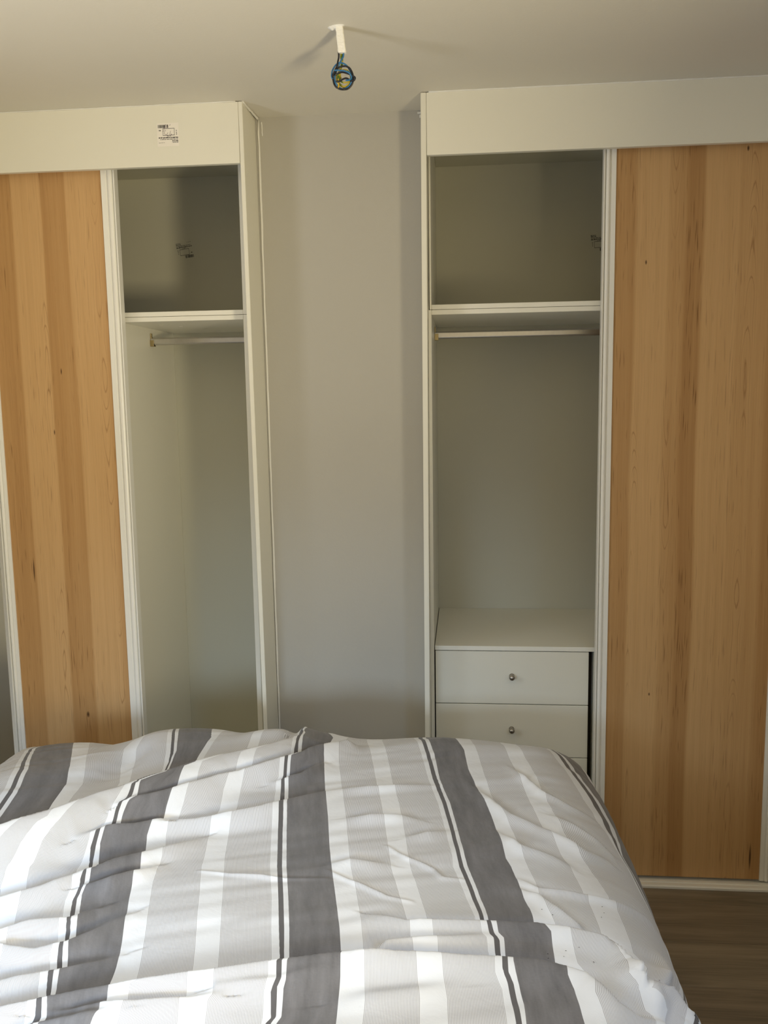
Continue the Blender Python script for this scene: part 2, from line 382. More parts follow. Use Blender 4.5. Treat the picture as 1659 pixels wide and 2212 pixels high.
def hang_rail(parent, x0, x1, yc, zc, left_bracket=True):
    bm = bmesh.new(); n = 20
    prof = [(yc + 0.0075 * math.cos(a), zc + 0.0075 * math.sin(a) + (0.0055 if math.sin(a) > 0 else -0.0055)) for a in [2 * math.pi * (k + 0.5) / n for k in range(n)]]
    prism_x(bm, prof, x0 + 0.002, x1 - 0.002); o = bm_obj('hanging_rail', bm, M_chrome, parent)
    for xb, d in ((x0, 1), (x1, -1)):
        bm = bmesh.new()
        lo, hi = sorted((xb + d * 0.0003, xb + d * 0.004))
        box(bm, (lo, yc - 0.006, zc - 0.016), (hi, yc + 0.006, zc + 0.028), 0.0014)
        lo, hi = sorted((xb + d * 0.0003, xb + d * 0.013))
        box(bm, (lo, yc - 0.0105, zc - 0.0165), (hi, yc - 0.0085, zc + 0.004), 0.0006)
        box(bm, (lo, yc + 0.0085, zc - 0.0165), (hi, yc + 0.0105, zc + 0.004), 0.0006)
        box(bm, (lo, yc - 0.0105, zc - 0.0170), (hi, yc + 0.0105, zc - 0.0150), 0.0006)
        bm_obj('rail_bracket', bm, M_brass, o)
    return o
def print_label(parent, cx, yy, cz, w_, h_, ang, flip, paper, pen):
    # stock label: barcode, box diagram, lines of small print (illegible in the photo)
    bm = bmesh.new(); ca, sa = math.cos(ang), math.sin(ang); fl_ = -1 if flip else 1
    def quad(x0, z0, x1, z1, dy, mi, skew=0.0):
        c4 = []
        for (a, b) in ((x0, z0), (x1, z0), (x1, z1), (x0, z1)):
            a, b = a * fl_, b * fl_
            c4.append(bm.verts.new((cx + (a * ca - b * sa) * w_, yy - dy, cz + (a * sa + b * ca) * w_)))
        try: f = bm.faces.new(c4)
        except ValueError: return
        f.material_index = mi
        f.normal_update()
        if f.normal.y > 0: f.normal_flip()
    H = h_ / w_
    if paper:
        box(bm, (cx - w_ * 0.55, yy - 0.00025, cz - h_ * 0.58), (cx + w_ * 0.55, yy - 0.00005, cz + h_ * 0.58), 0, 0)
    e = 0.0006
    rn = random.Random(7)
    # barcode, low right when upright
    x = -0.02
    while x < 0.5:
        bw = rn.choice((0.008, 0.012, 0.02, 0.026)); quad(x, -0.50 * H, x + bw, -0.34 * H, e, 1); x += bw + rn.choice((0.009, 0.014, 0.02))
    # outline box
    for a in ((-0.33, -0.32, 0.26, -0.30), (-0.33, 0.02, 0.26, 0.04), (-0.33, -0.32, -0.315, 0.04), (0.245, -0.32, 0.26, 0.04)):
        quad(a[0], a[1] * H, a[2], a[3] * H, e, 1)
    # lines of print as broken word shapes
    for zc_, x0, x1, th_ in ((0.15, -0.5, 0.48, 0.035), (0.235, -0.49, 0.40, 0.018), (0.315, -0.5, -0.2, 0.026), (0.385, -0.5, -0.19, 0.020), (0.40, 0.18, 0.48, 0.010), (0.075, -0.15, 0.05, 0.016), (-0.22, 0.36, 0.47, 0.03)):
        x = x0
        while x < x1:
            wl = rn.uniform(0.05, 0.16); xe = min(x + wl, x1); xx = x
            while xx < xe:
                lw = rn.uniform(0.012, 0.024); quad(xx, (zc_ - th_ * rn.uniform(0.6, 1.0)) * H, min(xx + lw, xe), (zc_ + th_ * rn.uniform(0.6, 1.0)) * H, e, 1); xx += lw + 0.004
            x = xe + 0.025
    for zc_ in (-0.22, -0.12, -0.04): quad(-0.44, zc_ * H, -0.415, (zc_ + 0.06) * H, e, 1)
    if pen:
        for path in (((-.096, .249), (-.15, .18), (-.191, .113), (-.17, .05), (-.096, .018), (-.12, -.02)), ((.003, .113), (-.054, .029), (-.044, -.023), (-.012, -.033)), ((.04, -.012), (.046, -.02), (.052, -.012)),
                     ((.135, .186), (.103, .071), (.098, -.023), (.155, -.003), (.192, .039), (.155, .034)), ((-.096, .50), (-.159, .44), (-.15, .36), (-.20, .26)), ((-.006, .47), (-.012, .36)), ((.135, .50), (.105, .43)), ((-.17, .25), (-.25, .16)), ((-.20, -.11), (-.24, -.18))):
            pts = smooth_path([(cx + a * w_, yy - 0.0007, cz + b * w_ - 0.001) for a, b in path], 5)
            n0 = len(bm.faces); tube(bm, pts, 0.0004, 4)
            bm.faces.ensure_lookup_table()
            for f in bm.faces[n0:]: f.material_index = 2
    return bm_obj('stock_label', bm, [M_paper, M_ink, M_pen], parent)

YC, YBK = 0.100, 0.600          # carcase front and inner back
SZ0, SZS, SZ1 = 1.7869, 1.8020, 1.8169   # shelf: underside, seam, top
# ---- left wardrobe
WL = thing('wardrobe', 'white built-in wardrobe left of the chimney wall, hanging space without drawers', 'wardrobe', (-1.1, 0.3, 0))
WL_inv = Matrix.Translation(-Vector(WL.location))
fa = fascia(WL, -1.76, -0.4535)
print_label(fa, -0.6655, -0.0002, 2.3145, 0.060, 0.056, 0.0, True, True, 1)
end_panel(WL, -0.4402, -0.4530, 0.0128, 0.0122)
boxes('filler_strip', [((-0.4695, 0.125, 0.012), (-0.4545, 0.135, 2.395))], M_mel, WL)
boxes('side_panel', [((-0.486, YC, 0.012), (-0.470, YBK, SZS - 0.0004))], M_edge, WL)
boxes('side_panel', [((-0.896, YC, 0.012), (-0.881, YBK, SZS - 0.0004))], M_mel, WL)
boxes('back_panel', [((-0.896, YBK + 0.0005, 0.012), (-0.470, YBK + 0.008, SZS))], M_shaded, WL)
sh = boxes('shelf', [((-0.8808, YC, SZ0), (-0.4862, YBK, SZS - 0.0006))], M_edge, WL)
for sx, sy in ((-0.79, 0.22), (-0.75, 0.30), (-0.70, 0.42)):
    bm = bmesh.new(); box(bm, (sx - 0.006, sy - 0.006, SZ0 - 0.0012), (sx + 0.006, sy + 0.006, SZ0 - 0.0001), 0.0008)
    bm_obj('screw_cap', bm, M_edge, sh)
boxes('floor_panel', [((-0.8808, YC, 0.012), (-0.4862, YBK, 0.06))], M_mel, WL)
boxes('side_panel', [((-0.486, YC, SZS + 0.0004), (-0.470, YBK, 2.36))], M_edge, WL)
boxes('side_panel', [((-1.755, YC, 0.012), (-1.740, YBK, 2.36))], M_mel, WL)
boxes('shelf', [((-1.7398, YC, SZS + 0.0004), (-0.4862, YBK, SZ1))], M_edge, WL)
boxes('top_panel', [((-1.7398, YC, 2.343), (-0.4862, YBK, 2.358))], M_shaded, WL)
bp = boxes('back_panel', [((-1.755, YBK + 0.0005, SZS + 0.0005), (-0.470, YBK + 0.008, 2.36))], M_shaded, WL)
print_label(bp, -0.823, YBK + 0.0003, 2.089, 0.060, 0.062, 0.14, False, False, 0)
hang_rail(WL, -0.8808, -0.4862, 0.361, 1.743)
sliding_door(WL, -1.265, -0.8955, 0.029, 0.043, 0.045, M_woodL, 'maple laminate sliding door between white stiles')
sliding_door(WL, -1.72, -1.327, 0.03, 0.040, 0.082, M_mirror, 'mirrored sliding door on the rear track')
floor_track(WL, -1.76, -0.455)
boxes('top_track', [((-1.76, 0.020, 2.36), (-0.455, 0.097, 2.397))], M_prof, WL)
# ---- right wardrobe
WR = thing('wardrobe', 'white built-in wardrobe right of the chimney wall, with drawers below its hanging space', 'wardrobe', (0.63, 0.3, 0))
fascia(WR, 0.0938, 1.18)
end_panel(WR, 0.0715, 0.0775, 0.0150, 0.0158)
boxes('side_panel', [((0.0884, YC + 0.0, 0.012), (0.0998, YBK, SZS - 0.0004))], M_edge, WR).location.x = 0.0
boxes('side_panel', [((0.0945, YC + 0.062, SZS + 0.0004), (0.0998, YBK, 2.36)), ((0.0884 + 0.0055, YC, SZS + 0.0004), (0.0998, YC + 0.0625, 2.36))], M_edge, WR)
boxes('side_panel', [((1.150, YC, 0.012), (1.165, YBK, 2.36))], M_mel, WR)
boxes('back_panel', [((0.0884, YBK + 0.0005, 0.012), (1.165, YBK + 0.008, SZS))], M_shaded, WR)
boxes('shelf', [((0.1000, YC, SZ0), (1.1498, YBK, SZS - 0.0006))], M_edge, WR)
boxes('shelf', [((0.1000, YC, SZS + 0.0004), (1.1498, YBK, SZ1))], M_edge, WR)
boxes('top_panel', [((0.1000, YC, 2.343), (1.1498, YBK, 2.358))], M_shaded, WR)
bp = boxes('back_panel', [((0.0884, YBK + 0.0005, SZS + 0.0005), (1.165, YBK + 0.008, 2.36))], M_shaded, WR)
print_label(bp, 0.675, YBK + 0.0003, 2.070, 0.060, 0.062, 0.07, False, False, 0)
hang_rail(WR, 0.1000, 1.1498, 0.361, 1.743)
boxes('drawer_top', [((0.1022, YC, 0.7325), (0.800, YBK - 0.0005, 0.7470))], M_edge, WR, 0.001)
boxes('divider_panel', [((0.6045, YC, 0.062), (0.6195, YBK, 0.7320))], M_mel, WR)
boxes('floor_panel', [((0.1000, YC, 0.012), (1.1498, YBK, 0.06))], M_mel, WR)
boxes('gap_shade_strip', [((0.5895, 0.150, 0.062), (0.6040, 0.158, 0.7320))], M_gap_shade, WR)  # this and the next dark strip paint the shade beside the drawers
boxes('gap_shade_strip', [((0.1000, 0.130, 0.062), (0.1030, 0.140, 0.7320))], M_gap_shade, WR)
for k in range(4):
    z1 = 0.7295 - k * 0.1765; z0 = z1 - 0.1735 if k < 3 else 0.066
    bm = bmesh.new()
    box(bm, (0.1036, 0.103, z0), (0.5885, 0.119, z1), 0.0012)
    dr = bm_obj('drawer', bm, M_mel, WR)
    bm = bmesh.new()
    for a, b in (((0.118, 0.1195, z0 + 0.012), (0.130, 0.56, z1 - 0.03)), ((0.562, 0.1195, z0 + 0.012), (0.574, 0.56, z1 - 0.03)), ((0.130, 0.548, z0 + 0.012), (0.562, 0.56, z1 - 0.03)), ((0.130, 0.1195, z0 + 0.014), (0.562, 0.548, z0 + 0.02))): box(bm, a, b)
    bm_obj('drawer_box', bm, M_shaded, dr)
    bm = bmesh.new()
    lathe(bm, [(0.0085, 0.0), (0.0085, 0.002), (0.0070, 0.0035), (0.0052, 0.006), (0.0050, 0.010), (0.0066, 0.013), (0.0086, 0.016), (0.0094, 0.0195), (0.0086, 0.023), (0.0062, 0.0258), (0.003, 0.0272), (0.0004, 0.0276)], (0.347, 0.103, z0 + 0.093 if k < 3 else 0.13))
    bm_obj('knob', bm, M_knob, dr, True)
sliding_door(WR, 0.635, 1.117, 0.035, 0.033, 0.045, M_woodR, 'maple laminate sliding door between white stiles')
floor_track(WR, 0.0890, 1.18)
boxes('top_track', [((0.096, 0.020, 2.36), (1.18, 0.097, 2.397))], M_prof, WR)
for root in (WL, WR):                                   # parts were built in room coordinates
    for c_ in root.children: c_.location -= root.location

# ------------------------------------------------------------------ ceiling wiring
PB = Vector((-0.086, -0.462, 2.400))
PT = thing('ceiling_conduit', 'white plastered conduit stub on the ceiling with a coil of loose electric wires', 'wiring', PB)
bm = bmesh.new()
def ring4(z, cx, hw, hd): return [bm.verts.new((cx + sx * hw, sy * hd, z)) for sx, sy in ((-1, -1), (1, -1), (1, 1), (-1, 1))]
r1 = random.Random(3); prev = None
for k in range(13):
    t = k / 12; z = 0.0005 - 0.060 * t; cx = -0.003 + 0.006 * t
    hw = 0.0088 + r1.uniform(-.0004, .0004) + (0.0006 if k == 11 else 0); cur = ring4(z, cx, hw, 0.007 + r1.uniform(-.0003, .0003))
    if prev:
        for i in range(4): bm.faces.new((prev[i], prev[(i + 1) % 4], cur[(i + 1) % 4], cur[i]))
    else: bm.faces.new(list(reversed(cur)))
    prev = cur
bm.faces.new(prev); bmesh.ops.recalc_face_normals(bm, faces=bm.faces[:])
bmesh.ops.bevel(bm, geom=[e for e in bm.edges if abs((e.verts[0].co - e.verts[1].co).normalized().z) > 0.9], offset=0.0015, segments=2, affect='EDGES')
bm_obj('conduit', bm, M_plaster, PT)
bm = bmesh.new()
bmesh.ops.create_grid(bm, x_segments=14, y_segments=10, size=1.0)
for v in bm.verts:
    x, y_ = v.co.x, v.co.y
    rad = max(0, 1 - x * x - y_ * y_)
    v.co = Vector((-0.010 + 0.022 * x, 0.000 + 0.012 * y_ - 0.006 * x, 0.0006 - (0.0055 * rad + 0.0022 * rad * math.sin(9 * x + 5 * y_) * math.cos(7 * y_)) * (1.2 - 0.3 * x)))
bmesh.ops.recalc_face_normals(bm, faces=bm.faces[:])
bm_obj('plaster_patch', bm, M_plaster, PT, True)
def W(pts, dy):
    out = []
    for i, (a, b) in enumerate(pts):
        px, py = 690 + a / 12.29, 30 + b / 12.29
        d = dy[i % len(dy)] if isinstance(dy, (list, tuple)) else dy
        out.append((-0.086 + (px - 737) * 0.00112 - PB.x + 0.0 - (py - 115) * 0.000012, d, 2.341 - (py - 115) * 0.001025 - PB.z))
    return smooth_path(out, 7)
def wire(name, paths, mat, r=0.0019):
    for pts, dy in paths:
        bm = bmesh.new(); tube(bm, W(pts, dy), r, 8); bm_obj(name, bm, mat, PT, True)
wire('black_wire', [([(515, 1000), (515, 1150), (495, 1270), (470, 1400), (420, 1500), (365, 1600), (362, 1720), (400, 1880), (480, 1980), (620, 2028), (750, 1995), (850, 1890), (888, 1770), (875, 1620), (800, 1470), (680, 1395), (560, 1405), (470, 1470), (400, 1590), (350, 1680)], [0, 0, -.002, -.003, -.004]),
                    ([(425, 1632), (520, 1590), (620, 1580), (760, 1620), (865, 1670), (945, 1745), (905, 1815), (820, 1800), (720, 1745), (620, 1765), (540, 1810), (450, 1815)], [-.006, -.005, -.007])], M_wblack, 0.0021)
wire('blue_wire', [([(640, 1000), (632, 1120), (600, 1190), (545, 1310), (500, 1420), (425, 1560), (405, 1700), (435, 1850), (540, 1965), (650, 1985), (780, 1915), (850, 1800), (855, 1650), (800, 1500), (700, 1360), (560, 1302), (430, 1350), (345, 1480), (322, 1620), (350, 1720)], [.001, .002, .001, -.002]),
                   ([(408, 1525), (480, 1522), (560, 1527), (700, 1560), (800, 1620), (850, 1720), (800, 1800), (700, 1800)], [-.008, -.008, -.006])], M_wblue)
wire('earth_wire', [([(570, 1000), (570, 1150), (582, 1250), (570, 1380), (505, 1550), (470, 1650), (485, 1780), (560, 1880), (650, 1920), (760, 1860), (815, 1740), (800, 1600), (720, 1492), (610, 1490), (530, 1560), (515, 1680), (585, 1800), (700, 1812), (790, 1790)], [.003, .002, .004]),
                    ([(600, 1000), (598, 1300), (560, 1450), (540, 1600), (560, 1700)], [.005, .006])], M_wgreen)
wire('yellow_wire', [([(455, 1560), (450, 1700), (500, 1820), (570, 1895), (660, 1935), (770, 1870), (820, 1740), (790, 1560)], [.006, .005, .007]),
                     ([(500, 1740), (512, 1880), (495, 2012)], [-.003])], M_wyel)
struct(bm_obj('trim_3', (lambda b: (box(b, (0.060, CHY - 0.004, 2.389), (0.0705, CHY - 0.0003, 2.395), 0.001), box(b, (0.066, CHY - 0.006, 2.376), (0.0705, CHY - 0.0003, 2.386), 0.0015), b)[-1])(bmesh.new()), M_caulk), 'small smear of filler at the top corner beside the right wardrobe')

# ------------------------------------------------------------------ bed
BED = thing('bed', 'double bed hidden beneath the grey and white striped duvet', 'bed', (-0.26, -1.45, 0))
bb = boxes('bed_base', [((-0.68, -0.97, 0.10), (0.68, 0.93, 0.30))], M_bedwood, BED, 0.01)
boxes('mattress', [((-0.67, -0.96, 0.302), (0.67, 0.86, 0.50))], M_mattress, BED, 0.03)
for sx in (-0.6, 0.6):
    for sy in (-0.88, 0.84):
        bm = bmesh.new(); bmesh.ops.create_cone(bm, cap_ends=True, segments=14, radius1=0.022, radius2=0.03, depth=0.099, matrix=Matrix.Translation((sx, sy, 0.0500)))
        bm_obj('leg', bm, M_bedwood, BED)
# ---- duvet shape (pure numpy; arc-length grid s across, t towards the foot) ----
D_XC, D_A, D_RX, D_RZ, D_SIDE, D_ZT = -0.26, 0.595, 0.25, 0.21, 0.20, 0.665
D_Y0, D_YF, D_RY = -2.42, -0.52, 0.235
def d_profile(a, r, rz, side):
    th = np.linspace(0, np.pi / 2, 60)
    x = np.concatenate([[0.0], a + r * np.sin(th), [a + r + 0.012]])
    z = np.concatenate([[0.0], -rz * (1 - np.cos(th)), [-rz - side]])
    s = np.concatenate([[0.0], np.cumsum(np.hypot(np.diff(x), np.diff(z)))])
    return s, x, z
PX = d_profile(D_A, D_RX, D_RZ, D_SIDE)
PY = d_profile(D_YF - D_Y0, D_RY, D_RZ, D_SIDE)
D_SMAX, D_TMAX = float(PX[0][-1]), float(PY[0][-1])
D_AMP, D_WF = 1.6, 0.8
def seg_dist(x, y, pts):
    # signed distance to a polyline (positive on the far side) and position along it 0..1
    best = np.full(x.shape, 1e9); sg = np.zeros(x.shape); al = np.zeros(x.shape)
    P = np.array(pts, float); L = np.hypot(*(P[1:] - P[:-1]).T); C = np.concatenate([[0], np.cumsum(L)])
    n = len(L)
    for i in range(n):
        ax, ay = P[i]; bx, by = P[i + 1]; dx, dy = bx - ax, by - ay; q = L[i] ** 2 + 1e-12
        h = ((x - ax) * dx + (y - ay) * dy) / q
        hc = np.clip(h, 0, 1)
        ex = x - ax - hc * dx; ey = y - ay - hc * dy
        d = np.hypot(ex, ey)
        m = d < best
        best = np.where(m, d, best)
        sg = np.where(m, np.sign(dx * (y - ay) - dy * (x - ax)), sg)
        al = np.where(m, (C[i] + hc * L[i]) / C[-1], al)
    return best * sg, best, al
def vnoise(x, y, seed):
    # smooth value noise
    rng = np.random.RandomState(seed); T = rng.rand(64, 64)
    xi = np.floor(x).astype(int); yi = np.floor(y).astype(int); fx = x - xi; fy = y - yi
    fx = fx * fx * (3 - 2 * fx); fy = fy * fy * (3 - 2 * fy)
    g = lambda a, b: T[a % 64, b % 64]
    return (g(xi, yi) * (1 - fx) + g(xi + 1, yi) * fx) * (1 - fy) + (g(xi, yi + 1) * (1 - fx) + g(xi + 1, yi + 1) * fx) * fy - 0.5
def duvet_points(s, t, folds, bumps, foot):
    sa = np.abs(s)
    X = D_XC + np.sign(s) * np.interp(sa, PX[0], PX[1]); zx = np.interp(sa, PX[0], PX[2])
    Y = D_Y0 + np.interp(t, PY[0], PY[1]); zy = np.interp(t, PY[0], PY[2])
    drop = np.sqrt(zx ** 2 + zy ** 2)
    drop = np.minimum(drop, D_RZ + D_SIDE)
    Z = D_ZT - drop - 0.012 * (np.clip(sa / D_A, 0, 1)) ** 2
    # round the two foot corners in plan
    cx = np.clip((sa - D_A) / (D_RX * 1.3), 0, 1); cy = np.clip((Y + 1.0) / 0.66, 0, 1); cy = cy * cy * (3 - 2 * cy)
    k = 0.035 * cx * cy
    X = X - np.sign(s) * k; Y = Y - k
    fm = np.interp(X, foot[0], foot[1])                        # uneven loft along the foot edge
    Z = Z + fm * np.exp(-((np.clip(-0.36 - Y, 0, 9)) / 0.22) ** 2)
    P = np.stack([X, Y, Z], -1)
    N = np.cross(np.gradient(P, axis=1), np.gradient(P, axis=0))
    N /= np.linalg.norm(N, axis=-1, keepdims=True) + 1e-12
    N *= np.sign((N[..., 2:3] + 0.3))
    d = np.zeros(X.shape)
    for pts, amps, wn, wf, dip in folds:
        sd, ad, al = seg_dist(X, Y, pts)
        A = np.interp(al, np.linspace(0, 1, len(amps)), amps) * D_AMP; wf = wf * D_WF
        near = np.exp(-(sd / wn) ** 2)
        far = np.exp(-(np.abs(sd) / wf) ** 2) - dip * np.exp(-((sd - 2.4 * wf) / (1.6 * wf)) ** 2)
        d += A * np.where(sd <= 0, near, far)
    for bx, by, a, rx, ry, ang in bumps:
        c, sn = np.cos(ang), np.sin(ang); ex = (X - bx) * c + (Y - by) * sn; ey = -(X - bx) * sn + (Y - by) * c
        d += a * np.exp(-(ex / rx) ** 2 - (ey / ry) ** 2)
    top = np.clip(1 - drop / D_RZ, 0, 1)
    # broad loft plus long shallow wrinkles running across the bed
    d += 0.010 * vnoise(X * 4.2 + 9, Y * 5 + 3, 3)
    v = Y - 0.30 * X
    d += 0.007 * vnoise(X * 3.4 + 5, v * 17 + 4, 5) * (0.35 + 0.65 * top)
    d += 0.0030 * vnoise(X * 8 + 5, v * 42 + 4, 7) * (0.35 + 0.65 * top)
    # hanging sides: soft vertical pleats
    side = np.clip((drop - 0.10) / 0.2, 0, 1)
    d += side * 0.018 * vnoise(X * 9 + 31, Y * 9 + 17, 11)
    P = P + N * d[..., None]
    P[..., 2] = np.maximum(P[..., 2], 0.19)
    return P

FOLDS = [[[[-0.7718,-1.1778],[-0.689,-1.1086],[-0.6471,-1.0687],[-0.6052,-1.0233],[-0.5657,-0.9658],[-0.5219,-0.9093],[-0.4754,-0.849],[-0.4254,-0.7871],[-0.3725,-0.7212],[-0.3111,-0.6712],[-0.2567,-0.6072],[-0.2231,-0.542],[-0.2325,-0.3688]],[0.052,0.055,0.052,0.044,0.036,0.028,0.02,0.006],0.075,0.012,0.25],[[[-0.5112,-0.9708],[-0.4987,-0.9521],[-0.4275,-0.888],[-0.3492,-0.8038],[-0.2722,-0.7414],[-0.2354,-0.7056],[-0.1881,-0.663],[-0.143,-0.5947],[-0.1043,-0.5412]],[0.004,0.012,0.015,0.016,0.02,0.014],0.03,0.01,0.4],[[[-0.5532,-1.071],[-0.5125,-1.0258],[-0.4691,-0.9976],[-0.4263,-0.9629],[-0.3639,-0.9318]],[0.003,0.013,0.012,0.003],0.03,0.01,0.4],[[[-0.3896,-0.955],[-0.3152,-0.9262],[-0.2374,-0.8906],[-0.193,-0.8581],[-0.1122,-0.7904],[-0.0728,-0.771]],[0.004,0.012,0.012,0.006,0.001],0.03,0.01,0.4],[[[-0.2405,-0.7696],[-0.2104,-0.7497],[-0.1767,-0.7268],[-0.1364,-0.6616]],[0.002,0.01,0.009,0.003],0.02,0.01,0.4],[[[-0.524,-1.1698],[-0.4886,-1.1481],[-0.4625,-1.1242],[-0.4221,-1.0879],[-0.3875,-1.0554],[-0.3351,-0.9943]],[0.004,0.014,0.014,0.01,0.003],0.03,0.014,0.4],[[[-0.4847,-1.1982],[-0.4446,-1.1816],[-0.4059,-1.146],[-0.3819,-1.1151]],[0.004,0.012,0.01,0.003],0.02,0.012,0.3],[[[-0.6345,-1.2657],[-0.613,-1.2531],[-0.5594,-1.2179],[-0.5194,-1.1793],[-0.4958,-1.1591]],[0.014,0.014,0.012,0.003],0.03,0.014,0.4],[[[-0.5891,-1.3452],[-0.5681,-1.3344],[-0.5216,-1.3088],[-0.4697,-1.2924],[-0.4407,-1.2595]],[0.014,0.014,0.01,0.003],0.03,0.014,0.4],[[[-0.5671,-1.3835],[-0.5477,-1.3712],[-0.4871,-1.3768],[-0.4454,-1.3551],[-0.4145,-1.3187],[-0.3801,-1.2717]],[0.01,0.012,0.012,0.008,0.003],0.03,0.014,0.4],[[[-0.5214,-1.4626],[-0.5009,-1.4552],[-0.4613,-1.4364],[-0.4314,-1.4219],[-0.3827,-1.3915],[-0.3522,-1.3677]],[0.012,0.014,0.012,0.009,0.002],0.035,0.014,0.4],[[[-0.4986,-1.5405],[-0.4598,-1.5272],[-0.4028,-1.5023],[-0.3634,-1.486],[-0.3179,-1.4707],[-0.2799,-1.4583],[-0.2369,-1.4452],[-0.1717,-1.4239],[-0.1139,-1.404],[-0.0728,-1.3921],[0.004,-1.3722],[0.0426,-1.3682],[0.0782,-1.3606],[0.1264,-1.3536],[0.1989,-1.3502],[0.2552,-1.3434],[0.3059,-1.3408],[0.3342,-1.3451],[0.3526,-1.3505],[0.3799,-1.3584],[0.3919,-1.3728],[0.4192,-1.4029],[0.4529,-1.4055],[0.4885,-1.398]],[0.016,0.018,0.019,0.02,0.022,0.023,0.021,0.018,0.015,0.011,0.007],0.034,0.012,0.4],[[[0.0303,-1.3674],[0.0741,-1.3161],[0.1237,-1.3057],[0.1864,-1.2911],[0.2327,-1.2779],[0.2657,-1.2768]],[0.002,0.014,0.014,0.01,0.002],0.025,0.016,0.2],[[[0.0482,-1.236],[0.1028,-1.2561],[0.147,-1.2518],[0.199,-1.2467],[0.2232,-1.2441],[0.2492,-1.242],[0.3088,-1.2392],[0.3494,-1.2451],[0.3839,-1.2537],[0.4082,-1.2603],[0.4318,-1.2693],[0.449,-1.2855],[0.4547,-1.3197]],[0.003,0.012,0.013,0.012,0.012,0.014,0.012],0.03,0.01,0.4],[[[-0.4033,-1.5297],[-0.3588,-1.5215],[-0.3161,-1.5085],[-0.2768,-1.5029],[-0.2119,-1.4853],[-0.1591,-1.4694]],[0.003,0.012,0.014,0.012,0.003],0.03,0.012,0.3],[[[-0.3997,-1.5542],[-0.349,-1.5417],[-0.3156,-1.5304],[-0.2886,-1.5191]],[0.01,0.01,0.009,0.002],0.03,0.012,0.3],[[[-0.1673,-1.4556],[-0.0836,-1.433],[-0.0354,-1.4123],[0.0145,-1.3958]],[0.006,0.008,0.007,0.001],0.03,0.014,0.2],[[[0.0052,-1.4489],[0.0611,-1.4325],[0.118,-1.4188],[0.1872,-1.3997]],[0.002,0.007,0.007,0.002],0.03,0.02,0.2],[[[0.2977,-1.0864],[0.3298,-1.1122],[0.3569,-1.1204],[0.4063,-1.1237],[0.4556,-1.1095],[0.5017,-1.0868],[0.5341,-1.0683]],[0.001,0.005,0.005,0.005,0.003],0.012,0.007,0.3],[[[0.2877,-1.1119],[0.3275,-1.1393],[0.3508,-1.1803],[0.3859,-1.2193],[0.4178,-1.2635]],[0.001,0.006,0.007,0.005,0.002],0.014,0.008,0.3],[[[0.4506,-1.3034],[0.4622,-1.3302],[0.478,-1.3453],[0.5008,-1.3395],[0.5212,-1.353],[0.5528,-1.289]],[0.004,0.022,0.024,0.02,0.012,0.005],0.03,0.014,0.5],[[[0.5333,-1.1873],[0.5227,-1.2455],[0.4988,-1.3277]],[0.002,0.012,0.004],0.015,0.012,0.3],[[[0.4641,-1.3573],[0.4778,-1.3707],[0.4986,-1.3701]],[0.003,0.01,0.003],0.02,0.014,0.4],[[[0.2218,-0.7286],[0.2582,-0.7986],[0.2927,-0.8487],[0.3358,-0.8846],[0.3772,-0.918],[0.4358,-0.9475],[0.4837,-0.9376]],[0.002,0.006,0.007,0.007,0.006,0.002],0.02,0.012,0.3],[[[0.3083,-0.616],[0.3438,-0.6847],[0.3682,-0.7311],[0.426,-0.7701],[0.4762,-0.7747]],[0.001,0.006,0.006,0.004,0.001],0.016,0.008,0.3],[[[0.2577,-0.9123],[0.3043,-0.9786],[0.369,-0.9998],[0.4024,-1.0202]],[0.001,0.006,0.005,0.001],0.018,0.01,0.3],[[[0.3858,-0.8329],[0.4348,-0.8599],[0.4768,-0.8812],[0.499,-0.9014]],[0.001,0.005,0.005,0.001],0.018,0.01,0.3],[[[-0.297,-1.1157],[-0.2336,-1.1282],[-0.1745,-1.1287],[-0.1294,-1.1344],[-0.0524,-1.1264]],[0.001,0.003,0.003,0.001],0.006,0.004,0.2],[[[-0.0566,-1.1],[-0.0081,-1.1331],[0.0317,-1.1562],[0.0613,-1.1733],[0.1032,-1.1798]],[0.001,0.003,0.0035,0.001],0.006,0.004,0.2],[[[0.0464,-1.0043],[0.0892,-1.0465],[0.1408,-1.0736],[0.1561,-1.0994],[0.1934,-1.0968]],[0.001,0.003,0.003,0.001],0.006,0.004,0.2],[[[-0.0477,-0.9039],[0.0045,-0.8989],[0.069,-0.8874],[0.102,-0.8929]],[0.001,0.007,0.006,0.001],0.02,0.012,0.3],[[[-0.08,-0.77],[-0.0097,-0.7664],[0.0593,-0.748],[0.1114,-0.7328]],[0.001,0.006,0.005,0.001],0.02,0.012,0.3],[[[0.0779,-0.9705],[0.1209,-0.9516],[0.1677,-0.9287]],[0.001,0.006,0.001],0.02,0.012,0.3],[[[-0.0538,-1.079],[-0.0195,-1.0675],[0.0229,-1.0734],[0.0525,-1.0735]],[0.001,0.005,0.004,0.001],0.02,0.012,0.3]]
BUMPS = [[-0.6001,-0.5372,0.02,0.06,0.1,0.3],[-0.717,-0.6314,0.016,0.07,0.1,0.0],[-0.6318,-0.6543,-0.02,0.035,0.1,-0.3],[-0.8544,-0.7378,0.012,0.12,0.1,0.0],[-0.3144,-0.4805,0.014,0.08,0.06,0.2],[0.4662,-1.4242,-0.014,0.05,0.05,0.0]]
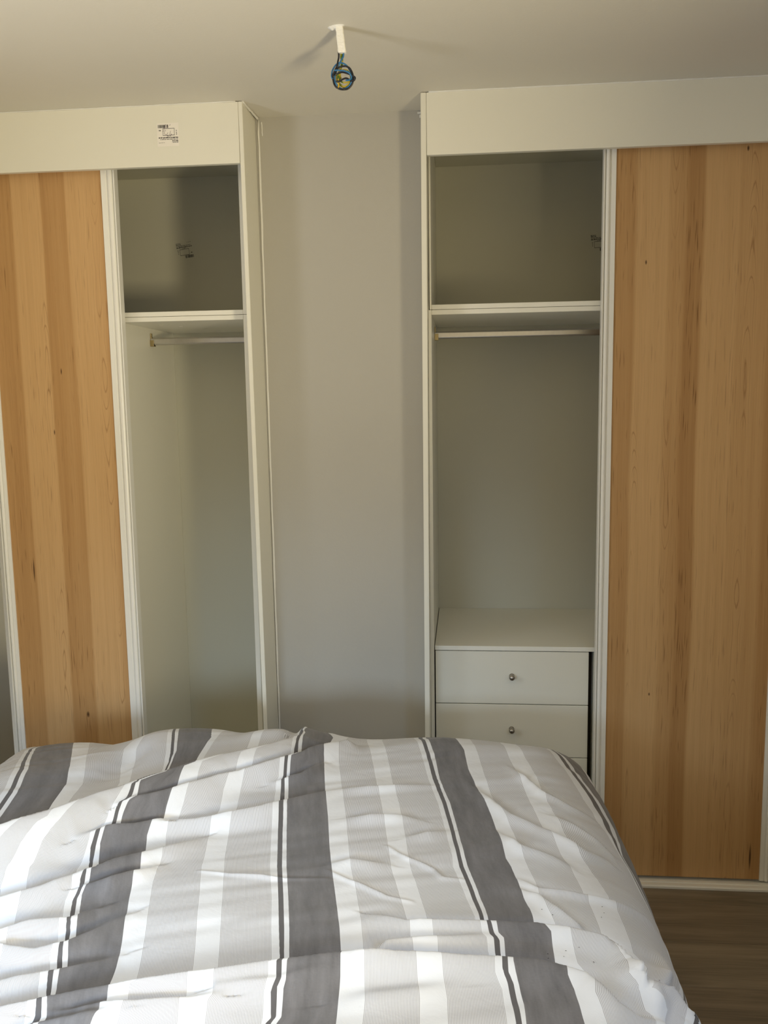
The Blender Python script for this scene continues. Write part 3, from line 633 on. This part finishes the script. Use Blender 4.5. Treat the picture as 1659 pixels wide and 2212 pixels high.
FOOT = [[-1.05,-1.017,-0.983,-0.95,-0.917,-0.883,-0.85,-0.817,-0.783,-0.75,-0.717,-0.683,-0.65,-0.617,-0.583,-0.55,-0.517,-0.483,-0.45,-0.417,-0.383,-0.35,-0.317,-0.283,-0.25,-0.217,-0.183,-0.15,-0.117,-0.083,-0.05,-0.017,0.017,0.05,0.083,0.117,0.15,0.183,0.217,0.25,0.283,0.317,0.35,0.383,0.417,0.45],[0.03,0.0132,-0.0057,-0.0181,-0.0233,-0.022,-0.02,-0.0202,-0.0241,-0.028,-0.0218,-0.015,-0.0081,0.0014,0.0118,0.0172,0.0183,0.0169,0.0143,0.0099,0.0066,0.0121,0.0167,0.0204,0.0177,0.0029,0.0017,0.0047,-0.0004,-0.0051,-0.0068,-0.0057,-0.0017,0.0031,0.008,0.0126,0.0159,0.0163,0.0151,0.0135,0.0119,0.0107,0.0095,0.0083,0.007,0.0057]]
LINES_NEAR = [[0.0,[[-0.3419,0.8774],[-0.4725,1.1362],[-0.4658,1.2176],[-0.4646,1.2755],[-0.4244,1.3126],[-0.3721,1.4326]]],[0.24,[[-0.3023,0.8851],[-0.4272,1.1452],[-0.4327,1.2324],[-0.4377,1.2982],[-0.3536,1.3812],[-0.2456,1.5012]]],[0.345,[[-0.2815,0.8884],[-0.396,1.1404],[-0.4219,1.2376],[-0.4161,1.2776],[-0.3996,1.3305],[-0.325,1.4185],[-0.2235,1.5385]]],[0.572,[[-0.2432,0.8842],[-0.2966,1.0069],[-0.3384,1.108],[-0.3796,1.214],[-0.3841,1.2484],[-0.3824,1.2568],[-0.3789,1.2951],[-0.3685,1.3372],[-0.3565,1.3577],[-0.3564,1.3763],[-0.3232,1.4963]]],[0.687,[[-0.2285,0.8912],[-0.2429,0.9426],[-0.2724,1.0142],[-0.2764,1.0334],[-0.2913,1.073],[-0.3003,1.1015],[-0.313,1.1466],[-0.3209,1.1797],[-0.342,1.2402],[-0.3489,1.2648],[-0.3465,1.2749],[-0.3475,1.3141],[-0.3416,1.3406],[-0.3333,1.3667],[-0.3237,1.4141],[-0.2944,1.5341]]],[0.91,[[-0.1582,0.879],[-0.1642,0.896],[-0.1675,0.9105],[-0.1625,0.9263],[-0.1784,0.9572],[-0.1911,0.992],[-0.1824,0.9972],[-0.1983,1.0356],[-0.2062,1.0734],[-0.2175,1.1039],[-0.2366,1.1597],[-0.2458,1.1873],[-0.2486,1.2195],[-0.2656,1.2666],[-0.273,1.2934],[-0.2722,1.3111],[-0.274,1.3478],[-0.2786,1.3802],[-0.2675,1.4009],[-0.2637,1.4221],[-0.2624,1.4672],[-0.2608,1.5031],[-0.2565,1.6231]]],[0.945,[[-0.1467,0.8746],[-0.1466,0.8894],[-0.1579,0.9201],[-0.1595,0.9439],[-0.1784,0.9918],[-0.1771,1.0103],[-0.1865,1.0355],[-0.193,1.0618],[-0.2035,1.1024],[-0.2122,1.1276],[-0.2234,1.1606],[-0.2321,1.1889],[-0.2331,1.2178],[-0.2399,1.2396],[-0.2418,1.2697],[-0.2688,1.3479],[-0.2692,1.3897],[-0.256,1.4005],[-0.2528,1.4277],[-0.2515,1.4596],[-0.2431,1.4682],[-0.2478,1.5173],[-0.1967,1.5882],[-0.1103,1.7082]]],[0.97,[[-0.139,0.8734],[-0.1385,0.8896],[-0.1513,0.9201],[-0.1597,0.96],[-0.1726,0.9964],[-0.1676,1.0073],[-0.1806,1.0389],[-0.1915,1.0721],[-0.1989,1.1056],[-0.2076,1.1289],[-0.2148,1.157],[-0.2281,1.1963],[-0.2252,1.2161],[-0.2331,1.2414],[-0.2535,1.3155],[-0.261,1.3532],[-0.2636,1.3954],[-0.2503,1.4059],[-0.2482,1.4301],[-0.2473,1.4606],[-0.2373,1.4701],[-0.2422,1.5222],[-0.1925,1.5946],[-0.1101,1.7146]]],[1.0,[[-0.1307,0.8744],[-0.1297,0.8897],[-0.1471,0.9278],[-0.1531,0.9649],[-0.1661,1.0047],[-0.1646,1.0184],[-0.1724,1.0437],[-0.1873,1.0812],[-0.1865,1.1014],[-0.1959,1.1307],[-0.2116,1.1717],[-0.2232,1.2075],[-0.2239,1.2387],[-0.2298,1.2636],[-0.2257,1.2689],[-0.2553,1.3619],[-0.2569,1.4045],[-0.2396,1.4074],[-0.2397,1.4362],[-0.2362,1.4686],[-0.2274,1.4809],[-0.2355,1.534],[-0.1863,1.6009],[-0.098,1.7209]]],[1.24,[[-0.0607,0.8774],[-0.0598,0.8841],[-0.0563,0.8957],[-0.0626,0.9148],[-0.0582,0.9236],[-0.068,0.9693],[-0.0791,0.9734],[-0.0882,1.0304],[-0.0945,1.0599],[-0.1093,1.111],[-0.1197,1.1472],[-0.1367,1.2065],[-0.1515,1.2688],[-0.1465,1.2794],[-0.1599,1.3304],[-0.1817,1.4148],[-0.1805,1.4473],[-0.1693,1.4708],[-0.1692,1.4979],[-0.1661,1.5382],[-0.168,1.5647],[-0.1683,1.6204],[-0.1263,1.6736],[-0.0315,1.7936]]],[1.345,[[-0.0275,0.8873],[-0.0268,0.8945],[-0.0289,0.9223],[-0.0337,0.9526],[-0.0228,0.9597],[-0.0377,0.9687],[-0.059,1.0625],[-0.079,1.1376],[-0.0932,1.1864],[-0.1119,1.256],[-0.1188,1.2999],[-0.1241,1.3416],[-0.1482,1.4308],[-0.1536,1.4787],[-0.1424,1.4921],[-0.1403,1.5228],[-0.139,1.5734],[-0.1355,1.5935],[-0.1377,1.6496],[-0.1014,1.7035],[-0.0208,1.8235]]],[1.572,[[0.0539,0.9043],[0.0467,0.9377],[0.0511,0.9522],[0.0454,0.9788],[0.0334,1.0381],[0.0208,1.0908],[0.0041,1.1535],[-0.0136,1.2232],[-0.0401,1.3214],[-0.0484,1.3694],[-0.0649,1.4561],[-0.0713,1.5066],[-0.0663,1.5359],[-0.0732,1.593],[-0.0692,1.6339],[-0.0652,1.6684],[-0.0664,1.7255],[-0.0435,1.7518],[-0.0122,1.8718]]],[1.687,[[0.091,0.9126],[0.087,0.9422],[0.0914,0.9506],[0.0823,0.9905],[0.0713,1.0467],[0.06,1.0946],[0.0457,1.1537],[0.0281,1.2258],[0.0038,1.3232],[-0.0086,1.3725],[-0.0252,1.4612],[-0.03,1.5102],[-0.0318,1.5529],[-0.0398,1.6128],[-0.0393,1.6682],[-0.0334,1.703],[-0.0347,1.7524],[-0.0154,1.7854],[0.0109,1.9054]]],[1.91,[[0.1701,0.9246],[0.1626,0.9705],[0.1636,0.9928],[0.1588,1.0152],[0.1636,1.018],[0.1353,1.1382],[0.1168,1.2244],[0.0899,1.3292],[0.0869,1.343],[0.0614,1.4677],[0.0465,1.551],[0.0408,1.5913],[0.029,1.6639],[0.0315,1.6777],[0.0251,1.7258],[0.0404,1.7644],[0.0257,1.8457],[0.0288,1.9196],[0.0158,1.9483]]],[1.945,[[0.1744,0.9248],[0.1809,0.9352],[0.1723,0.9718],[0.1769,0.9906],[0.171,1.0197],[0.176,1.0239],[0.1485,1.1394],[0.1287,1.2262],[0.1036,1.3314],[0.0758,1.4663],[0.0577,1.5632],[0.0531,1.5942],[0.0393,1.6736],[0.0408,1.6872],[0.0368,1.7173],[0.0331,1.7407],[0.0469,1.7791],[0.0331,1.8537],[0.0307,1.902],[0.0294,1.9192]]],[1.97,[[0.1821,0.9275],[0.1866,0.9391],[0.1797,0.9795],[0.1838,0.9917],[0.1783,1.0215],[0.1801,1.0239],[0.1563,1.1408],[0.137,1.2264],[0.1122,1.3314],[0.0849,1.466],[0.0677,1.5601],[0.0646,1.5829],[0.046,1.6732],[0.0473,1.6897],[0.0444,1.7189],[0.0429,1.7364],[0.0574,1.7727],[0.042,1.8678],[0.0443,1.8936],[0.0331,1.9137]]],[2.0,[[0.1902,0.9264],[0.1949,0.9395],[0.19,0.9798],[0.1912,0.9907],[0.1868,1.0218],[0.1884,1.0268],[0.1657,1.1407],[0.1463,1.2275],[0.1213,1.3323],[0.094,1.4652],[0.0757,1.5601],[0.075,1.5739],[0.0542,1.6822],[0.0519,1.7184],[0.0512,1.7344],[0.0683,1.7521],[0.0518,1.8772],[0.0522,1.9046],[0.0453,1.9182]]],[2.24,[[0.2744,0.9328],[0.2712,0.9789],[0.269,1.0151],[0.2652,1.0438],[0.2671,1.0472],[0.2489,1.1463],[0.2291,1.2351],[0.207,1.3316],[0.1916,1.4052],[0.1687,1.5291],[0.1433,1.6509],[0.121,1.7712],[0.1131,1.8124],[0.118,1.9328],[0.1008,1.9642]]],[2.345,[[0.3118,0.9351],[0.3105,0.9774],[0.3049,1.0206],[0.3015,1.0479],[0.3002,1.0501],[0.2919,1.1158],[0.2806,1.1761],[0.262,1.2616],[0.2435,1.3318],[0.2295,1.4056],[0.2069,1.5301],[0.1801,1.6617],[0.1534,1.7939],[0.1429,1.8567],[0.1511,1.9631]]],[2.572,[[0.3936,0.9421],[0.3917,0.9865],[0.3852,1.0329],[0.3803,1.0689],[0.3759,1.0966],[0.3706,1.1187],[0.3632,1.1767],[0.3549,1.2035],[0.3372,1.272],[0.3187,1.342],[0.3149,1.368],[0.2974,1.4745],[0.2783,1.5824],[0.2496,1.7281],[0.2251,1.8586],[0.2008,1.9736]]],[2.687,[[0.4335,0.9464],[0.4314,0.9961],[0.4247,1.0359],[0.4195,1.0729],[0.4142,1.1068],[0.4133,1.1178],[0.4067,1.1379],[0.4007,1.1768],[0.3929,1.1977],[0.3737,1.2788],[0.355,1.3493],[0.3515,1.3683],[0.3371,1.4673],[0.3168,1.5884],[0.2916,1.7064],[0.2683,1.8421],[0.2422,1.9766]]],[2.91,[[0.5171,0.9569],[0.5133,1.0266],[0.5027,1.0495],[0.5022,1.0956],[0.4942,1.1193],[0.4925,1.1407],[0.4859,1.1471],[0.4814,1.1776],[0.475,1.209],[0.4696,1.2309],[0.4515,1.3008],[0.4349,1.3624],[0.4323,1.3971],[0.4161,1.5037],[0.3991,1.6099],[0.3743,1.7179],[0.3499,1.859],[0.3238,1.9971]]],[2.945,[[0.5301,0.9595],[0.5273,0.9936],[0.5217,1.0387],[0.5141,1.0571],[0.5141,1.0838],[0.5057,1.1201],[0.5041,1.1447],[0.4979,1.1501],[0.4911,1.1867],[0.4836,1.2039],[0.4802,1.2266],[0.4627,1.3021],[0.447,1.365],[0.4416,1.3984],[0.4255,1.5123],[0.4074,1.6188],[0.3841,1.7193],[0.3623,1.8583],[0.3354,1.9981]]],[2.97,[[0.538,0.9597],[0.5355,0.9937],[0.53,1.0382],[0.5219,1.0531],[0.5219,1.0795],[0.5139,1.1204],[0.5131,1.1418],[0.5054,1.1525],[0.4984,1.1778],[0.49,1.2047],[0.4857,1.2327],[0.4703,1.3032],[0.4543,1.3662],[0.4485,1.3991],[0.4332,1.5137],[0.4157,1.6193],[0.3913,1.7364],[0.3702,1.8576],[0.3457,1.9933]]],[3.0,[[0.5445,0.9606],[0.5438,1.002],[0.5388,1.0359],[0.5315,1.069],[0.5314,1.0905],[0.5222,1.1171],[0.5211,1.1494],[0.5123,1.1576],[0.5079,1.186],[0.4977,1.204],[0.4926,1.2395],[0.4759,1.3127],[0.4628,1.3667],[0.4564,1.4014],[0.4418,1.5094],[0.4244,1.6208],[0.4,1.7205],[0.3838,1.8507],[0.3547,1.999]]],[3.24,[[0.6264,0.9689],[0.6241,0.9929],[0.6193,1.0299],[0.6116,1.0533],[0.6115,1.0837],[0.5995,1.1086],[0.5986,1.1379],[0.5978,1.1627],[0.5854,1.1801],[0.5752,1.1985],[0.5696,1.2426],[0.5613,1.2775],[0.5553,1.3213],[0.5442,1.377],[0.5353,1.4046],[0.5248,1.4956],[0.5134,1.5723],[0.4824,1.7028],[0.4648,1.7856],[0.4552,1.8813],[0.4314,1.9715]]],[3.345,[[0.659,0.9761],[0.6535,1.0006],[0.6463,1.0239],[0.6509,1.0651],[0.6441,1.0963],[0.6345,1.107],[0.63,1.1462],[0.6265,1.1769],[0.6118,1.1998],[0.5994,1.2345],[0.5908,1.2807],[0.5866,1.3318],[0.5756,1.3826],[0.5668,1.4324],[0.5565,1.5081],[0.5425,1.5691],[0.5219,1.6357],[0.5035,1.7499],[0.4911,1.8577],[0.47,1.9772]]],[3.572,[[0.7415,1.0166],[0.7405,1.0324],[0.7301,1.0366],[0.7216,1.0485],[0.7143,1.0629],[0.7018,1.0778],[0.7038,1.1106],[0.6913,1.1495],[0.6862,1.1956],[0.6802,1.2553],[0.6722,1.3218],[0.6595,1.4029],[0.6448,1.446],[0.6329,1.4975],[0.6142,1.5624],[0.6004,1.6379],[0.5865,1.7387],[0.5697,1.8377],[0.5486,1.9787]]],[3.687,[[0.7865,1.044],[0.776,1.0469],[0.7615,1.0484],[0.7308,1.0584],[0.7594,1.1564],[0.7395,1.179],[0.7374,1.2284],[0.7358,1.2851],[0.7258,1.3402],[0.7007,1.43],[0.6869,1.4566],[0.6716,1.5006],[0.6574,1.5675],[0.6401,1.6522],[0.6311,1.7383],[0.6103,1.8545],[0.59,1.9627]]],[3.91,[[0.7888,1.0676],[0.8591,1.2129],[0.8758,1.2919],[0.8741,1.3497],[0.8822,1.4191],[0.8421,1.4736],[0.7606,1.6551],[0.7465,1.7113],[0.7234,1.7936],[0.7039,1.896],[0.6767,1.9781]]],[4.0,[[0.8248,1.0676],[0.8951,1.2129],[0.9118,1.2919],[0.9101,1.3497],[0.9182,1.4191],[0.8781,1.4736],[0.8135,1.5764],[0.8282,1.6918],[0.8217,1.7559],[0.7957,1.8061],[0.7624,1.8577],[0.7484,1.9521],[0.7066,2.0075]]]]
LINES_FAR = [[0.0,[[-0.5361,1.4445],[-0.5511,1.5945],[-0.5894,1.7175],[-0.7017,1.9527]]],[0.24,[[-0.4451,1.4928],[-0.4601,1.6428],[-0.4944,1.7355],[-0.6016,1.9814]]],[0.345,[[-0.4112,1.5034],[-0.4262,1.6534],[-0.4502,1.7255],[-0.5594,1.9886]]],[0.572,[[-0.325,1.5132],[-0.34,1.6632],[-0.3814,1.7663],[-0.4037,1.8512]]],[0.687,[[-0.3059,1.5295],[-0.3209,1.6795],[-0.3405,1.7438],[-0.3693,1.844]]],[0.91,[[-0.2464,1.5827],[-0.2614,1.7327],[-0.2773,1.801],[-0.319,1.9444]]],[0.945,[[-0.2422,1.6137],[-0.2572,1.7637],[-0.2662,1.8031],[-0.3147,1.9693]]],[0.97,[[-0.2445,1.6547],[-0.2595,1.8047],[-0.3107,1.975]]],[1.0,[[-0.2417,1.6715],[-0.2567,1.8215],[-0.3009,1.9758]]],[1.24,[[-0.1663,1.7105],[-0.1813,1.8605],[-0.2195,1.9955]]],[1.345,[[-0.1828,1.9981]]],[1.572,[[-0.0862,1.9167]]],[1.687,[[-0.0606,1.9446]]],[1.91,[[0.1701,0.9246],[0.1626,0.9705],[0.1636,0.9928],[0.1588,1.0152],[0.1636,1.018],[0.1353,1.1382],[0.1168,1.2244],[0.0899,1.3292],[0.0869,1.343],[0.0614,1.4677],[0.0465,1.551],[0.0408,1.5913],[0.029,1.6639],[0.0315,1.6777],[0.0251,1.7258],[0.0404,1.7644],[0.0257,1.8457],[0.0288,1.9196],[0.0158,1.9483]]],[1.945,[[0.1744,0.9248],[0.1809,0.9352],[0.1723,0.9718],[0.1769,0.9906],[0.171,1.0197],[0.176,1.0239],[0.1485,1.1394],[0.1287,1.2262],[0.1036,1.3314],[0.0758,1.4663],[0.0577,1.5632],[0.0531,1.5942],[0.0393,1.6736],[0.0408,1.6872],[0.0368,1.7173],[0.0331,1.7407],[0.0469,1.7791],[0.0331,1.8537],[0.0307,1.902],[0.0294,1.9192]]],[1.97,[[0.1821,0.9275],[0.1866,0.9391],[0.1797,0.9795],[0.1838,0.9917],[0.1783,1.0215],[0.1801,1.0239],[0.1563,1.1408],[0.137,1.2264],[0.1122,1.3314],[0.0849,1.466],[0.0677,1.5601],[0.0646,1.5829],[0.046,1.6732],[0.0473,1.6897],[0.0444,1.7189],[0.0429,1.7364],[0.0574,1.7727],[0.042,1.8678],[0.0443,1.8936],[0.0331,1.9137]]],[2.0,[[0.1902,0.9264],[0.1949,0.9395],[0.19,0.9798],[0.1912,0.9907],[0.1868,1.0218],[0.1884,1.0268],[0.1657,1.1407],[0.1463,1.2275],[0.1213,1.3323],[0.094,1.4652],[0.0757,1.5601],[0.075,1.5739],[0.0542,1.6822],[0.0519,1.7184],[0.0512,1.7344],[0.0683,1.7521],[0.0518,1.8772],[0.0522,1.9046],[0.0453,1.9182]]],[2.24,[[0.2744,0.9328],[0.2712,0.9789],[0.269,1.0151],[0.2652,1.0438],[0.2671,1.0472],[0.2489,1.1463],[0.2291,1.2351],[0.207,1.3316],[0.1916,1.4052],[0.1687,1.5291],[0.1433,1.6509],[0.121,1.7712],[0.1131,1.8124],[0.118,1.9328],[0.1008,1.9642]]],[2.345,[[0.3118,0.9351],[0.3105,0.9774],[0.3049,1.0206],[0.3015,1.0479],[0.3002,1.0501],[0.2919,1.1158],[0.2806,1.1761],[0.262,1.2616],[0.2435,1.3318],[0.2295,1.4056],[0.2069,1.5301],[0.1801,1.6617],[0.1534,1.7939],[0.1429,1.8567],[0.1511,1.9631]]],[2.572,[[0.3936,0.9421],[0.3917,0.9865],[0.3852,1.0329],[0.3803,1.0689],[0.3759,1.0966],[0.3706,1.1187],[0.3632,1.1767],[0.3549,1.2035],[0.3372,1.272],[0.3187,1.342],[0.3149,1.368],[0.2974,1.4745],[0.2783,1.5824],[0.2496,1.7281],[0.2251,1.8586],[0.2008,1.9736]]],[2.687,[[0.4335,0.9464],[0.4314,0.9961],[0.4247,1.0359],[0.4195,1.0729],[0.4142,1.1068],[0.4133,1.1178],[0.4067,1.1379],[0.4007,1.1768],[0.3929,1.1977],[0.3737,1.2788],[0.355,1.3493],[0.3515,1.3683],[0.3371,1.4673],[0.3168,1.5884],[0.2916,1.7064],[0.2683,1.8421],[0.2422,1.9766]]],[2.91,[[0.5171,0.9569],[0.5133,1.0266],[0.5027,1.0495],[0.5022,1.0956],[0.4942,1.1193],[0.4925,1.1407],[0.4859,1.1471],[0.4814,1.1776],[0.475,1.209],[0.4696,1.2309],[0.4515,1.3008],[0.4349,1.3624],[0.4323,1.3971],[0.4161,1.5037],[0.3991,1.6099],[0.3743,1.7179],[0.3499,1.859],[0.3238,1.9971]]],[2.945,[[0.5301,0.9595],[0.5273,0.9936],[0.5217,1.0387],[0.5141,1.0571],[0.5141,1.0838],[0.5057,1.1201],[0.5041,1.1447],[0.4979,1.1501],[0.4911,1.1867],[0.4836,1.2039],[0.4802,1.2266],[0.4627,1.3021],[0.447,1.365],[0.4416,1.3984],[0.4255,1.5123],[0.4074,1.6188],[0.3841,1.7193],[0.3623,1.8583],[0.3354,1.9981]]],[2.97,[[0.538,0.9597],[0.5355,0.9937],[0.53,1.0382],[0.5219,1.0531],[0.5219,1.0795],[0.5139,1.1204],[0.5131,1.1418],[0.5054,1.1525],[0.4984,1.1778],[0.49,1.2047],[0.4857,1.2327],[0.4703,1.3032],[0.4543,1.3662],[0.4485,1.3991],[0.4332,1.5137],[0.4157,1.6193],[0.3913,1.7364],[0.3702,1.8576],[0.3457,1.9933]]],[3.0,[[0.5445,0.9606],[0.5438,1.002],[0.5388,1.0359],[0.5315,1.069],[0.5314,1.0905],[0.5222,1.1171],[0.5211,1.1494],[0.5123,1.1576],[0.5079,1.186],[0.4977,1.204],[0.4926,1.2395],[0.4759,1.3127],[0.4628,1.3667],[0.4564,1.4014],[0.4418,1.5094],[0.4244,1.6208],[0.4,1.7205],[0.3838,1.8507],[0.3547,1.999]]],[3.24,[[0.6264,0.9689],[0.6241,0.9929],[0.6193,1.0299],[0.6116,1.0533],[0.6115,1.0837],[0.5995,1.1086],[0.5986,1.1379],[0.5978,1.1627],[0.5854,1.1801],[0.5752,1.1985],[0.5696,1.2426],[0.5613,1.2775],[0.5553,1.3213],[0.5442,1.377],[0.5353,1.4046],[0.5248,1.4956],[0.5134,1.5723],[0.4824,1.7028],[0.4648,1.7856],[0.4552,1.8813],[0.4314,1.9715]]],[3.345,[[0.659,0.9761],[0.6535,1.0006],[0.6463,1.0239],[0.6509,1.0651],[0.6441,1.0963],[0.6345,1.107],[0.63,1.1462],[0.6265,1.1769],[0.6118,1.1998],[0.5994,1.2345],[0.5908,1.2807],[0.5866,1.3318],[0.5756,1.3826],[0.5668,1.4324],[0.5565,1.5081],[0.5425,1.5691],[0.5219,1.6357],[0.5035,1.7499],[0.4911,1.8577],[0.47,1.9772]]],[3.572,[[0.7415,1.0166],[0.7405,1.0324],[0.7301,1.0366],[0.7216,1.0485],[0.7143,1.0629],[0.7018,1.0778],[0.7038,1.1106],[0.6913,1.1495],[0.6862,1.1956],[0.6802,1.2553],[0.6722,1.3218],[0.6595,1.4029],[0.6448,1.446],[0.6329,1.4975],[0.6142,1.5624],[0.6004,1.6379],[0.5865,1.7387],[0.5697,1.8377],[0.5486,1.9787]]],[3.687,[[0.7865,1.044],[0.776,1.0469],[0.7615,1.0484],[0.7308,1.0584],[0.7594,1.1564],[0.7395,1.179],[0.7374,1.2284],[0.7358,1.2851],[0.7258,1.3402],[0.7007,1.43],[0.6869,1.4566],[0.6716,1.5006],[0.6574,1.5675],[0.6401,1.6522],[0.6311,1.7383],[0.6103,1.8545],[0.59,1.9627]]],[3.91,[[0.7888,1.0676],[0.8591,1.2129],[0.8758,1.2919],[0.8741,1.3497],[0.8822,1.4191],[0.8421,1.4736],[0.7606,1.6551],[0.7465,1.7113],[0.7234,1.7936],[0.7039,1.896],[0.6767,1.9781]]],[4.0,[[0.8248,1.0676],[0.8951,1.2129],[0.9118,1.2919],[0.9101,1.3497],[0.9182,1.4191],[0.8781,1.4736],[0.8135,1.5764],[0.8282,1.6918],[0.8217,1.7559],[0.7957,1.8061],[0.7624,1.8577],[0.7484,1.9521],[0.7066,2.0075]]]]
ns = 560
s1 = np.linspace(-D_SMAX, D_SMAX, ns)
t1 = np.concatenate([np.linspace(0, D_TMAX - 1.75, 36)[:-1], np.linspace(D_TMAX - 1.75, D_TMAX, 640)])
S_, T_ = np.meshgrid(s1, t1)
Pd = duvet_points(S_, T_, FOLDS, BUMPS, FOOT)
# stripe coordinate across the cloth, from where the stripes lie on it
lu = np.array([u_ for u_, _ in LINES_NEAR]); gap = np.diff(lu) * 0.12
def stripes(L):
    ls = np.array([np.interp(t1, [b for a, b in l], [a for a, b in l]) for _, l in L]).T
    for j in range(len(lu) - 2, -1, -1): ls[:, j] = np.minimum(ls[:, j], ls[:, j + 1] - gap[j])
    U = np.empty_like(S_)
    for i in range(len(t1)):
        xs = np.concatenate([[ls[i, 0] - 0.40], ls[i], [ls[i, -1] + 0.40]]); us = np.concatenate([[lu[0] - 1.0], lu, [lu[-1] + 1.0]])
        U[i] = np.interp(s1, xs, us)
        lo = s1 < xs[0]; U[i][lo] = us[0] + (s1[lo] - xs[0]) / 0.40
        hi = s1 > xs[-1]; U[i][hi] = us[-1] + (s1[hi] - xs[-1]) / 0.40
    return U
sdm, _, alm = seg_dist(D_XC + S_, D_Y0 + T_, FOLDS[0][0])        # the big fold hides a strip of cloth: stripes jump sideways under it
wf_ = np.clip((sdm - 0.008) / 0.03, 0, 1)
UU = stripes(LINES_NEAR) * (1 - wf_) + stripes(LINES_FAR) * wf_
nt = len(t1)
idx = np.arange(nt * ns).reshape(nt, ns)
quads = np.stack([idx[:-1, :-1], idx[:-1, 1:], idx[1:, 1:], idx[1:, :-1]], -1).reshape(-1, 4)
me = bpy.data.meshes.new('duvet')
me.vertices.add(nt * ns); me.vertices.foreach_set('co', Pd.reshape(-1).astype(np.float32))
me.loops.add(quads.size); me.loops.foreach_set('vertex_index', quads.reshape(-1).astype(np.int32))
me.polygons.add(len(quads)); me.polygons.foreach_set('loop_start', np.arange(0, quads.size, 4, dtype=np.int32))
me.update(calc_edges=True)
uvl = me.uv_layers.new(name='cloth')
uvs = np.stack([UU.reshape(-1), T_.reshape(-1)], -1)[quads.reshape(-1)]
uvl.data.foreach_set('uv', uvs.reshape(-1).astype(np.float32))
me.polygons.foreach_set('use_smooth', np.ones(len(quads), dtype=bool))
me.validate()
du = link('duvet', me, M_duvet)
du['label'] = 'rumpled duvet with grey and white woven stripes spread over the bed'; du['category'] = 'duvet'
so = du.modifiers.new('thickness', 'SOLIDIFY'); so.thickness = 0.006; so.offset = -1
# flecks of lint lying on the cloth
bm = bmesh.new(); r2 = random.Random(11)
for cx, cy, n in [(0.353, -1.303, 7), (0.367, -1.329, 2), (0.479, -1.283, 3), (0.484, -1.302, 4), (0.429, -1.164, 3), (0.315, -1.195, 2), (0.388, -1.264, 2)]:
    for _ in range(n):
        a, b = cx + r2.gauss(0, .018), cy + r2.gauss(0, .018)
        k = np.argmin((Pd[..., 0] - a) ** 2 + (Pd[..., 1] - b) ** 2); p = Vector(Pd.reshape(-1, 3)[k])
        an = r2.uniform(0, 3.14); d = Vector((math.cos(an), math.sin(an), 0)) * r2.uniform(.0005, .0014)
        tube(bm, [p - d + Vector((0, 0, .0008)), p + Vector((0, 0, .0012)), p + d + Vector((0, 0, .0008))], 0.0004, 5)
li = bm_obj('lint', bm, M_lint, du); li['kind'] = 'stuff'
